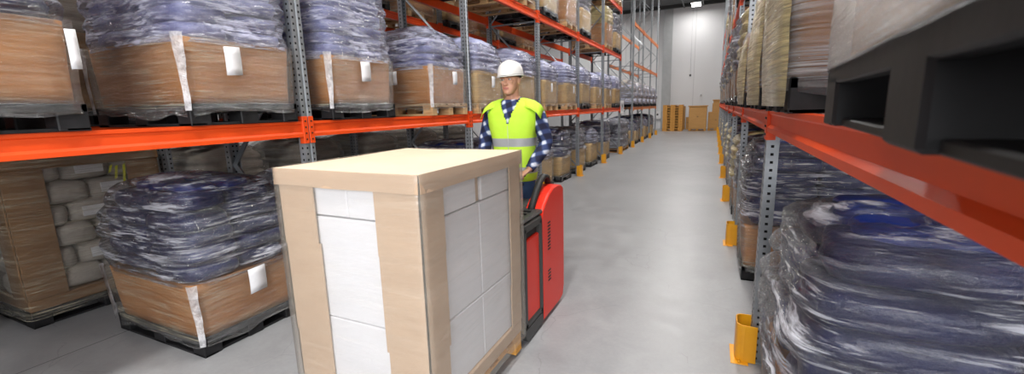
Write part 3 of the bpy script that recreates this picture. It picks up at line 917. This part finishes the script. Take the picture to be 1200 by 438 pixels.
# lid: skirted cap with a slightly buckled top
n = 30
def lidz(x, y):
    return LT-.06+.006*nv(x*3, y*3, 0, 5)+.010*math.cos(x/a*1.5)*math.cos(y/b*1.5)-.006
vs = []; fs = []
for j in range(n+1):
    for i in range(n+1):
        x = (-1+2*i/n)*(a+.0195); y = (-1+2*j/n)*(b+.0195)
        vs.append((x, y, lidz(x, y)))
for j in range(n):
    for i in range(n): fs.append((j*(n+1)+i, j*(n+1)+i+1, (j+1)*(n+1)+i+1, (j+1)*(n+1)+i))
lid = MB().add(vs, fs, 0, True).build('lid_top', M['beige_top'], load)
def skirt_strip(pts, nrm):
    mb = MB(); r0 = []; r1 = []; r2 = []
    for (x, y) in pts:
        w = .004*nv(x*6, y*6, 2, 8)
        zt_ = lidz(x, y)
        r0.append((x+nrm[0]*.003, y+nrm[1]*.003, zt_+.0005)); r1.append((x+nrm[0]*(.006+w), y+nrm[1]*(.006+w), zt_-.04)); r2.append((x+nrm[0]*(.007+w*1.5), y+nrm[1]*(.007+w*1.5), zt_-.088+.004*nv(x*4, y*4, 9, 3)))
    mb.loft([r0, r1, r2], 0, False, closed=False)
    o = mb.build('lid_flap', M['beige'], load); s_ = o.modifiers.new('t', 'SOLIDIFY'); s_.thickness = .0025; s_.offset = 0
A2, B2 = a+.02, b+.02
L_ = [(-A2+2*A2*k/20, -B2) for k in range(21)]
skirt_strip(L_, (0, -1)); skirt_strip([(x, -y) for x, y in L_], (0, 1))
L_ = [(A2, -B2+2*B2*k/20) for k in range(21)]
skirt_strip(L_, (1, 0)); skirt_strip([(-x, y) for x, y in L_], (-1, 0))
th = thetas(96, a+.03, b+.03); rings = []
for k in range(20):
    z = .10+(LT-.06-.10)*k/19
    r_ = []
    for t_ in th:
        r = srad(t_, a+.031, b+.031, 90); x, y = r*math.cos(t_), r*math.sin(t_)
        w = .003*nv(x*5, y*5, z*6, 3)
        r_.append((x*(1+w), y*(1+w), z))
    rings.append(r_)
MB().loft(rings, 0, True).build('film_wrap', M['film_load'], load)

# ------------------------------------------------------------------ stand-on pallet truck
TX1 = -1.18; TX0 = -1.98; TC = (TX0+TX1)/2
truck = empty('pallet_truck', (TC, 3.1, 0))
tag(truck, 'red and dark grey stand-on pallet truck carrying the tall white load', 'pallet truck')
hw = .40; Y0 = -.42                      # local y: world y - 3.1
def hull(y0, y1, x0, x1, z0, z1, r, name, m, parent=truck): return MB().rbox(x0, x1, y0, y1, z0, z1, r).build(name, M[m], parent)
# chassis with the sloped foot at the front
ch = MB().prism([(-.42, .06), (-.38, .02), (-.1, .03), (-.06, .04), (-.06, .12), (-.42, .12)], 'x', -hw, hw)
ch.prism([(-.06, .08), (.46, .08), (.46, .20), (-.06, .20)], 'x', -hw+.16, hw-.16)
ch.build('chassis', M['dark_steel'], truck)
# battery box: dark frame with recessed red panels
fr = MB()
fr.rbox(-hw, hw, -.42, -.06, .12, .17, .01); fr.rbox(-hw, hw, -.42, -.06, .86, .93, .012)
for sx in (-1, 1):
    xa, xb = sorted((sx*hw, sx*(hw-.05)))
    fr.rbox(xa, xb, -.42, -.37, .12, .90, .008); fr.rbox(xa, xb, -.11, -.05, .10, .90, .008)
fr.build('battery_frame', M['dark_steel'], truck)
MB().rbox(-hw+.012, hw-.012, -.40, -.08, .15, .80, .01).build('battery_cover', M['truck_red'], truck)
MB().rbox(-hw+.03, hw-.03, -.39, -.09, .80, .86, .005).build('battery_top', M['rubber'], truck)
tp = MB().rbox(-hw+.01, hw-.005, -.43, .0, .93, .965, .015)
tp.build('top_tray', M['dark_steel'], truck)
gr = MB()
for k in range(3): gr.rbox(.12+.0*k, .34, -.33+.09*k, -.30+.09*k, .965, .978, .004)
gr.build('tray_grip', M['rubber'], truck)
# red side shells, profile in y-z
def side_profile():
    return [(-.05, .03), (-.055, .50), (-.055, .93), (-.03, .965), (.03, 1.01), (.12, 1.065), (.22, 1.10), (.33, 1.105), (.43, 1.085), (.47, 1.06), (.478, .95), (.48, .5), (.475, .14), (.44, .05), (.36, .03)]
for sx in (-1, 1):
    pr = side_profile(); c0 = (.2, .6)
    def sc(p, k): return (c0[0]+(p[0]-c0[0])*k, c0[1]+(p[1]-c0[1])*(1-(1-k)*.6))
    rings = []
    for (dx, k) in ((0, .965), (-.008, .99), (-.022, 1.0), (-.13, 1.0), (-.15, .985), (-.155, .95)):
        x = sx*(hw+.0+dx)
        rings.append([(x, *sc(p, k)) for p in pr])
    sh = MB().loft(rings, 0, False, True, True).build('side_shell', M['truck_red'], truck)
    # vent louvres
    for (yb, zb, nn) in ((.06, .60, 9), (.06, .33, 4)):
        v = MB()
        for q in range(nn):
            x0_, x1_ = sorted((sx*(hw-.004), sx*(hw+.003)))
            v.box(x0_, x1_, yb, yb+.06, zb+q*.028, zb+q*.028+.012)
        v.build('vent_louvre', M['rubber'], sh)
    # padded black rail along the sloping front edge
    rx = sx*(hw-.10)
    MB().tube([(rx, -.07, .93), (rx, .0, 1.01), (rx, .08, 1.09), (rx, .16, 1.155), (rx, .24, 1.185), (rx, .31, 1.17), (rx, .36, 1.09)], [(.030, .024)]*7, 10).build('grab_rail', M['rubber'], truck)
# operator console between the shells
co = MB().prism([(-.06, .24), (-.06, .93), (.02, .98), (.16, 1.0), (.18, .92), (.10, .24)], 'x', -hw+.16, hw-.16)
co.build('console', M['dark_steel'], truck)
MB().tube([(0, .06, .97), (0, .10, 1.15)], .03, 12).build('steering_column', M['rubber'], truck)
MB().tube([(-.19, .11, 1.215), (-.1, .10, 1.17), (0, .10, 1.15), (.1, .10, 1.17), (.19, .11, 1.215)], .016, 10).build('steering_handle', M['rubber'], truck)
MB().rbox(-hw+.16, hw-.16, .18, .47, .20, .255, .01).build('floor_mat', M['rubber'], truck)
for (x, y) in ((-.05, .3), (.05, .3)):
    MB().tube([(x-.05, y, .10), (x-.045, y, .10), (x+.045, y, .10), (x+.05, y, .10)], [.085, .1, .1, .085], 20).build('wheel', M['rubber'], truck)
for sx in (-1, 1):
    MB().rbox(sx*.21-.08, sx*.21+.08, -1.55, -.40, .05, .09, .01).build('fork', M['dark_steel'], truck)
    MB().tube([(sx*.21-.04, -1.3, .025), (sx*.21+.04, -1.3, .025)], .025, 14).build('load_roller', M['rubber'], truck)

# ------------------------------------------------------------------ the man
def skin_mat():
    m = mat('skin', (.56, .30, .20), .5)
    v = coords(m); lk(m, ramp(m, nz(m, v, 9, 4), [(.3, (.50, .25, .165)), (.7, (.62, .34, .23))]), BS(m).inputs['Base Color'])
    BS(m).inputs['Subsurface Weight'].default_value = .08
    BS(m).inputs['Subsurface Radius'].default_value = (.02, .008, .004)
    return m
M['skin'] = skin_mat()
M['lips'] = mat('lips', (.42, .15, .12), .5)
M['hair'] = mottled('short_brown_hair', (.08, .045, .025), (.12, .07, .04), 60, .8, .3, .002)
M['eye_white'] = mat('eye_white', (.6, .57, .55), .2)
M['iris'] = mat('iris', (.04, .05, .05), .15)
M['helmet'] = mat('helmet_shell', (.80, .80, .78), .25, 0, .5, .3)
M['vest'] = mottled('hi_vis_yellow', (.50, .83, .035), (.58, .90, .06), 5, .7, .35, .012)
M['reflect'] = mat('silver_tape', (.42, .44, .46), .35, .2)
M['jeans'] = mottled('blue_denim', (.03, .075, .19), (.06, .13, .28), 12, .85, .3, .005)
M['shoe'] = mat('black_shoe', (.02, .02, .02), .5)
def plaid():
    m = mat('plaid_shirt', (.02, .03, .1), .8)
    v = coords(m, (1, 1, 1), (.25, .35, .3)); sp = nd(m, 'ShaderNodeSeparateXYZ'); lk(m, v, sp.inputs[0])
    def st(o, per, ph, wd):
        f = math_(m, 'ABSOLUTE', math_(m, 'SUBTRACT', math_(m, 'FRACT', math_(m, 'DIVIDE', math_(m, 'ADD', o, ph), per)), .5))
        n = nd(m, 'ShaderNodeMapRange'); n.interpolation_type = 'SMOOTHSTEP'
        lk(m, f, n.inputs[0]); n.inputs[1].default_value = wd; n.inputs[2].default_value = wd*.35; n.inputs[3].default_value = 0; n.inputs[4].default_value = 1
        return n.outputs[0]
    a_ = st(sp.outputs[0], .085, 5, .30); b_ = st(sp.outputs[2], .085, 5, .30)
    s1 = math_(m, 'MULTIPLY', math_(m, 'ADD', a_, b_), .5)
    lk(m, ramp(m, s1, [(.0, (.006, .008, .035)), (.5, (.03, .05, .15)), (.78, (.22, .28, .45)), (1.0, (.66, .7, .8))]), BS(m).inputs['Base Color'])
    return m
M['plaid'] = plaid()

def bake(o):
    dg = bpy.context.evaluated_depsgraph_get(); dg.update()
    me = bpy.data.meshes.new_from_object(o.evaluated_get(dg))
    o.modifiers.clear(); o.data = me
    for p in me.polygons: p.use_smooth = True
    return me
def ering(c, rx, ry, n=28, rot=0, e=2.2):
    out = []
    for i in range(n):
        t = 2*PI*i/n; r = srad(t, rx, ry, e)
        x, y = r*math.cos(t), r*math.sin(t)
        out.append((c[0]+x*math.cos(rot)-y*math.sin(rot), c[1]+x*math.sin(rot)+y*math.cos(rot), c[2]))
    return out

MANX, MANY, MANZ, MR = -1.58, 3.42, .255, math.radians(4)
man = empty('person', (MANX, MANY, MANZ), MR)
tag(man, 'person in white hard hat, yellow vest and plaid shirt standing at the red truck', 'person')
HC = Vector((0, -.035, 1.62))            # chin height on the neck axis
HR = Matrix.Rotation(math.radians(-5), 4, 'Z') @ Matrix.Rotation(math.radians(-2), 4, 'Y')
def hp(x, y, z): return HC + (HR @ Vector((x, y, z)))
body = MB()
# torso rings: z, rx, ry, cy
TOR = [(.86, .155, .115, .0), (.95, .168, .122, 0), (1.05, .155, .112, 0), (1.15, .150, .108, 0), (1.28, .168, .115, 0), (1.38, .188, .118, 0), (1.46, .200, .112, .005), (1.52, .165, .092, .01), (1.56, .10, .07, .012), (1.60, .062, .062, .01)]
body.loft([ering((0, c, z), rx, ry) for z, rx, ry, c in TOR], 0, True, True, True)
body.tube([(0, .012, 1.54), (0, -.005, 1.62), (0, -.01, 1.72)], [.064, .058, .055], 16)
# head
HT = [(-.006, -.078, -.03, .022), (.004, -.088, -.01, .036), (.02, -.094, .01, .047), (.045, -.095, .035, .057), (.07, -.094, .06, .063), (.10, -.091, .08, .068), (.122, -.083, .09, .071), (.145, -.092, .096, .073), (.175, -.09, .098, .074), (.205, -.072, .088, .066), (.23, -.035, .055, .038), (.24, -.01, .02, .012)]
rings = []
for z, f, bk, w in HT:
    rings.append([tuple(hp(p[0], p[1], p[2])) for p in ering((0, (f+bk)/2, z), w, (bk-f)/2, 28, 0, 2.35)])
body.loft(rings, 0, True, True, True)
def hell(c, r, e=1.0):
    mb = MB().ellipsoid((0, 0, 0), r, 14, 9, 0, e)
    body.add([tuple(hp(c[0]+p[0], c[1]+p[1], c[2]+p[2])) for p in mb.v], mb.f, 0, True)
hell((0, -.096, .108), (.009, .012, .026)); hell((0, -.108, .088), (.010, .014, .015)); hell((0, -.112, .079), (.012, .012, .010))
hell((-.012, -.1, .077), (.009, .010, .008)); hell((.012, -.1, .077), (.009, .010, .008))
hell((0, -.090, .136), (.058, .012, .008)); hell((-.035, -.076, .098), (.024, .016, .014)); hell((.035, -.076, .098), (.024, .016, .014))
hell((0, -.096, .052), (.023, .008, .0055)); hell((0, -.095, .042), (.020, .008, .006)); hell((0, -.086, .012), (.022, .012, .014))
for sx in (-1, 1):
    hell((sx*.076, .014, .105), (.008, .017, .030)); hell((sx*.080, .020, .115), (.007, .013, .017))
# arms
def w2l(p):
    v = Vector(p)-Vector((MANX, MANY, MANZ)); return Matrix.Rotation(-MR, 3, 'Z') @ v
hl = w2l((TC+.15, 3.1+.105, 1.20)); hr_ = w2l((TC-.15, 3.1+.105, 1.20))
shL, elL, wrL = Vector((.205, .01, 1.475)), Vector((.295, .03, 1.20)), hl+Vector((.06, .05, .05))
shR, elR, wrR = Vector((-.205, .01, 1.475)), Vector((-.295, .03, 1.20)), hr_+Vector((-.06, .05, .05))
for sh, el, wr_, hd, sx in ((shL, elL, wrL, hl, 1), (shR, elR, wrR, hr_, -1)):
    body.tube([sh+Vector((-.05*sx, 0, .0)), sh, (sh+el)/2, el, (el*.6+wr_*.4), wr_], [.05, .055, .046, .04, .036, .026], 14)
    d = (hd-wr_).normalized()
    pc = wr_+d*.05
    side = Vector((1, 0, 0))
    # palm as a flattened tube, then four curled fingers and the thumb round the handle
    body.tube([wr_-d*.01, wr_+d*.03, wr_+d*.075], [(.026, .018), (.040, .017), (.042, .015)], 12)
    for q in range(4):
        off = side*(-.030+.020*q)
        L = [.9, 1.0, .96, .78][q if sx > 0 else q]
        k0 = wr_+d*.072+off
        k1 = hd+off+Vector((0, -.030, .012))*L
        k2 = hd+off+Vector((0, -.034, -.016))*L
        k3 = hd+off+Vector((0, -.010, -.030))*L
        body.tube([k0, k1, k2, k3], [.0095, .009, .0085, .0075], 8)
    t0 = wr_+d*.03+side*(-.034*sx); t1 = hd+side*(-.055*sx)+Vector((0, .012, .0)); t2 = hd+side*(-.045*sx)+Vector((0, -.010, -.026))
    body.tube([t0, t1, t2], [.012, .0105, .009], 8)
# legs
for sx in (-1, 1):
    body.tube([(sx*.085, 0, .92), (sx*.10, -.005, .72), (sx*.105, -.01, .50), (sx*.11, .01, .30), (sx*.112, .015, .10)], [.088, .080, .058, .056, .042], 16)
    body.ellipsoid((sx*.115, -.05, .045), (.045, .13, .042), 16, 8)
bo = body.build('body', [M['skin'], M['lips'], M['hair']], man)
rm = bo.modifiers.new('r', 'REMESH'); rm.mode = 'VOXEL'; rm.voxel_size = .0055
sm = bo.modifiers.new('s', 'SMOOTH'); sm.iterations = 3; sm.factor = .5
me = bake(bo)
HRi = HR.inverted()
for m_ in (M['skin'], M['lips'], M['hair']):
    if m_.name not in [x.name for x in me.materials if x]: me.materials.append(m_)
names = [x.name for x in me.materials]
for p in me.polygons:
    q = HRi @ (p.center-HC); idx = names.index('skin')
    if q.z > 0:
        if abs(q.x) < .024 and q.y < -.088 and .038 < q.z < .056: idx = names.index('lips')
        if q.z > .12 and (q.y > .025 or q.z > .165) and not (abs(q.x) > .074 and q.z < .14): idx = names.index('short_brown_hair')
    p.material_index = idx
for sx in (-1, 1):
    e_ = MB().ellipsoid((0, 0, 0), (.0125, .0105, .0075), 12, 8)
    e_ = MB().add([tuple(hp(sx*.031+p[0], -.0815+p[1], .119+p[2])) for p in e_.v], e_.f, 0, True).build('eye', M['eye_white'], man)
    i_ = MB().ellipsoid((0, 0, 0), (.0055, .004, .0058), 10, 6)
    MB().add([tuple(hp(sx*.031-.001+p[0], -.0905+p[1], .119+p[2])) for p in i_.v], i_.f, 0, True).build('iris', M['iris'], e_)
    MB().tube([hp(sx*.014, -.099, .135), hp(sx*.032, -.098, .140), hp(sx*.05, -.086, .136)], [.003, .0035, .002], 6).build('eyebrow', M['hair'], man)
# hard hat
rings = []
N_ = 40
prof = [(.150, 1.0), (.165, 1.0), (.19, .985), (.215, .93), (.24, .82), (.26, .65), (.275, .40), (.282, .18), (.284, .02)]
for z, k in prof:
    r_ = []
    for i in range(N_):
        t = 2*PI*i/N_; r = srad(t, .104*k, .128*k, 2.2)
        x, y = r*math.cos(t), r*math.sin(t)+.006
        ridge = .004*max(0, 1-abs(x)/.03) if z > .2 else 0
        r_.append(tuple(hp(x, y, z+ridge)))
    rings.append(r_)
hat = MB().loft(rings, 0, True, False, True).build('hard_hat', M['helmet'], man)
sd = hat.modifiers.new('t', 'SOLIDIFY'); sd.thickness = .003
rings = []
for (k, dz) in ((.99, .004), (1.03, .001), (1.0, -.003), (.95, -.002)):
    r_ = []
    for i in range(N_):
        t = 2*PI*i/N_; r = srad(t, .107, .132, 2.2); s_ = max(0, -math.sin(t))
        ext = .035*s_**2.2
        y = (r*math.sin(t)-(ext if k > .96 else 0))*(k)+.006; x = r*math.cos(t)*k
        r_.append(tuple(hp(x, y, .150+dz-.012*s_**2*(1 if k > .96 else .3))))
    rings.append(r_)
MB().loft(rings, 0, True).build('brim', M['helmet'], hat)
MB().loft([[tuple(hp(x*.9, y*.9, z-.002)) for x, y, z in [( .102*math.cos(t), .126*math.sin(t)+.006, .155) for t in [2*PI*i/32 for i in range(32)]]],
           [tuple(hp(x*.88, y*.88, z-.016)) for x, y, z in [( .102*math.cos(t), .126*math.sin(t)+.006, .155) for t in [2*PI*i/32 for i in range(32)]]]], 0, True).build('headband', M['rubber'], hat)
# shirt: torso, sleeves, collar
def off_rings(d, z0, z1, n=60, nn=26, wr=.006, sd=1):
    out = []
    for k in range(nn+1):
        z = z0+(z1-z0)*k/nn
        for q in range(len(TOR)-1):
            if TOR[q][0] <= z <= TOR[q+1][0] or q == len(TOR)-2 or (q == 0 and z < TOR[0][0]):
                u = (z-TOR[q][0])/(TOR[q+1][0]-TOR[q][0]); u = max(-.5, min(1, u)); break
        L = [TOR[q][i]+(TOR[q+1][i]-TOR[q][i])*u for i in (1, 2, 3)]
        out.append([(x*(1+wr*6*nv(x*8, y*8, z*5, sd)), y*(1+wr*9*nv(x*8, y*8, z*5, sd+1)), zz) for x, y, zz in ering((0, L[2], z), L[0]+d, L[1]+d, n, 0, 2.5)])
    return out
sh_ = MB().loft(off_rings(.009, .84, 1.575, 60, 22), 0, True)
shirt = sh_.build('shirt', M['plaid'], man)
for sh, el, wr_, sx in ((shL, elL, wrL, 1), (shR, elR, wrR, -1)):
    pts = [sh+Vector((-.06*sx, 0, .012)), sh+Vector((.0, 0, .008)), sh*.7+el*.3, sh*.4+el*.6, el*.9+sh*.1+Vector((0, .004, 0)), el*.9+wr_*.1, el*.6+wr_*.4, el*.3+wr_*.7, el*.05+wr_*.95]
    mb = MB().tube(pts, [.068, .074, .069, .064, .063, .060, .055, .049, .041], 24)
    mb.v = [tuple(Vector(p)*1.0+Vector((.010*nv(p[0]*14, p[1]*14, p[2]*14, 3), .010*nv(p[0]*14, p[1]*14, p[2]*14, 7), 0))) for p in mb.v]
    sl = mb.build('sleeve', M['plaid'], shirt)
    ss = sl.modifiers.new('s', 'SUBSURF'); ss.levels = 1; ss.render_levels = 1
    d = (wr_-el).normalized()
    MB().tube([wr_-d*.055, wr_-d*.01], [.041, .040], 18).build('cuff', M['plaid'], sl)
for sx in (-1, 1):
    pts_o = [(.0, .078, 1.60), (sx*.05, .06, 1.605), (sx*.072, .01, 1.60), (sx*.062, -.045, 1.575), (sx*.02, -.082, 1.535)]
    pts_i = [(.0, .085, 1.555), (sx*.065, .068, 1.56), (sx*.088, .01, 1.555), (sx*.085, -.062, 1.535), (sx*.045, -.108, 1.49)]
    c = MB().loft([pts_o, pts_i], 0, True, closed=False).build('collar', M['plaid'], shirt)
    s_ = c.modifiers.new('t', 'SOLIDIFY'); s_.thickness = .004
# vest: open V neck, wide shoulders, two silver bands
R_ = off_rings(.034, .88, 1.585, 84, 40, .008, 5)
mb = MB(); n = 84
vs = [p for r in R_ for p in r]; fs = []; mi = []
for k in range(40):
    for i in range(n):
        j = (i+1) % n; q = (k*n+i, k*n+j, (k+1)*n+j, (k+1)*n+i)
        c = sum((Vector(vs[t_]) for t_ in q), Vector())/4
        if c.y < 0 and c.z > 1.36 and abs(c.x) < (c.z-1.36)*.42: continue      # V neck
        if c.z > 1.545 and math.hypot(c.x, c.y) < .105: continue
        fs.append(q); mi.append(1 if (1.185 < c.z < 1.245 or .95 < c.z < 1.0) else 0)
mb.add(vs, fs, 0, True); mb.m = mi
vest = mb.build('vest', [M['vest'], M['reflect']], man)
s_ = vest.modifiers.new('t', 'SOLIDIFY'); s_.thickness = .004
for sx in (-1, 1):      # shoulder caps of the vest
    r_ = []
    for (x, z, w) in ((.09, 1.59, .08), (.14, 1.58, .10), (.20, 1.562, .112), (.248, 1.53, .108), (.278, 1.48, .092)):
        r_.append([(sx*(x+.012*math.cos(u*PI/2)*0), w*u, z-.05*abs(u)**2.2-.02*abs(u)) for u in [-1+2*q/12 for q in range(13)]])
    c = MB().loft(r_, 0, True, closed=False).build('vest_shoulder', M['vest'], vest)
    s_ = c.modifiers.new('t', 'SOLIDIFY'); s_.thickness = .004
    # side panel edge hanging over the upper arm
MB().tube([(0.0, -.150, .89), (0, -.148, 1.0), (0, -.139, 1.15), (0, -.148, 1.36)], .003, 6).build('vest_zip', M['reflect'], vest)
# jeans
jr = MB()
jr.loft([ering((0, 0, .99), .172, .126, 28), ering((0, 0, .90), .178, .130, 28), ering((0, 0, .84), .172, .122, 28)], 0, True, True, True)
for sx in (-1, 1):
    jr.tube([(sx*.085, 0, .90), (sx*.095, -.005, .72), (sx*.10, -.012, .50), (sx*.11, .005, .30), (sx*.112, .01, .06)], [.10, .094, .076, .068, .066], 20)
jo = jr.build('jeans', M['jeans'], man)
rm = jo.modifiers.new('r', 'REMESH'); rm.mode = 'VOXEL'; rm.voxel_size = .009
sm = jo.modifiers.new('s', 'SMOOTH'); sm.iterations = 3
bake(jo)
for sx in (-1, 1):
    MB().ellipsoid((sx*.115, -.05, .05), (.052, .145, .05), 18, 8, 0, .8).build('shoe', M['shoe'], man)

# ------------------------------------------------------------------ lamps
def lamp(x, y, e, label, size=1.2, z=8.15):
    r = empty('ceiling_lamp', (x, y, z))
    MB().rbox(-.3, .3, -.6, .6, .03, .12, .02).build('housing', M['steel'], r)
    d = MB().box(-.27, .27, -.57, .57, .015, .03).build('diffuser', M['glow'], r)
    MB().tube([(0, -.4, .12), (0, -.4, .45)], .008, 6).add([], []).build('hanger', M['steel'], r)
    MB().tube([(0, .4, .12), (0, .4, .45)], .008, 6).build('hanger', M['steel'], r)
    l = bpy.data.lights.new('lamp_light', 'AREA'); l.shape = 'RECTANGLE'; l.size = size*.6; l.size_y = size*1.5; l.energy = e; l.color = (1, .975, .94)
    o = bpy.data.objects.new('lamp_light', l); COL.objects.link(o); o.parent = r; o.location = (0, 0, 0)
    tag(r, label, 'ceiling lamp', 'ceiling lamps')
gm = bpy.data.materials.new('lamp_glow'); gm.use_nodes = True
BS(gm).inputs['Emission Color'].default_value = (1, .98, .95, 1); BS(gm).inputs['Emission Strength'].default_value = 25
M['glow'] = gm
E0 = 320
lamp(-1.4, 32.2, 60, 'bright ceiling lamp by the far wall above the end of the aisle')
for i, y in enumerate((25, 18, 11, 4.5)):
    lamp(-1.4 if y > 12 else -.3, y, E0*(1 if y > 12 else .9), 'ceiling lamp over the aisle, %s from the far wall lamp, above the picture' % ORD[i])
lamp(-.4, -2.0, E0*1.3, 'ceiling lamp over the aisle behind the camera')
for i, y in enumerate((1, 9, 17, 25, 31)):
    lamp(-8.4, y, E0*.3, 'ceiling lamp over the next aisle, %s from the near end' % ORD[i])
# added fill light behind the camera, no opening known there
l = bpy.data.lights.new('rear_fill_light', 'AREA'); l.shape = 'RECTANGLE'; l.size = 6.0; l.size_y = 2.6; l.energy = 680; l.color = (.98, .985, 1)
o = bpy.data.objects.new('rear_fill_light', l); COL.objects.link(o); o.location = (2.0, -4.4, 3.1)
o.rotation_euler = (math.radians(90), 0, 0)
wf = MB()  # made-up surround for the added fill light
wf.box(-1.15, -1.0, -4.5, -4.36, 1.7, 4.5); wf.box(5.0, 5.15, -4.5, -4.36, 1.7, 4.5)
wf.box(-1.15, 5.15, -4.5, -4.36, 1.65, 1.8); wf.box(-1.15, 5.15, -4.5, -4.36, 4.4, 4.55)
structure('fill_frame_1', wf, M['pillar'])
W = bpy.data.worlds.new('World'); S.world = W; W.use_nodes = True
W.node_tree.nodes['Background'].inputs[0].default_value = (.8, .85, .9, 1)
W.node_tree.nodes['Background'].inputs[1].default_value = .3

# ------------------------------------------------------------------ camera
PX, PY, F_ = 600.0, 219.0, 500.0
F = Vector((837-PX, 121-PY, F_)).normalized()
D = Vector((690-PX, 2760-PY, F_)); D = (D-F*D.dot(F)).normalized()
R = D.cross(F)
def wv(e): return Vector((e.dot(R), e.dot(F), -e.dot(D)))
cx_, cy_, cz_ = wv(Vector((1, 0, 0))), wv(Vector((0, -1, 0))), wv(Vector((0, 0, -1)))
cam = bpy.data.cameras.new('camera'); co_ = bpy.data.objects.new('camera', cam); COL.objects.link(co_)
co_.matrix_world = Matrix(((cx_.x, cy_.x, cz_.x, 0), (cx_.y, cy_.y, cz_.y, 0), (cx_.z, cy_.z, cz_.z, CAM_H), (0, 0, 0, 1)))
cam.sensor_width = 36; cam.lens = 36*F_/1200; cam.clip_start = .02; cam.clip_end = 100
cam.dof.use_dof = True; cam.dof.focus_distance = 3.4; cam.dof.aperture_fstop = 4.0
S.camera = co_
S.view_settings.view_transform = 'Standard'; S.view_settings.look = 'None'
S.view_settings.exposure = 0.0; S.view_settings.gamma = 1.0; S.view_settings.use_curve_mapping = False
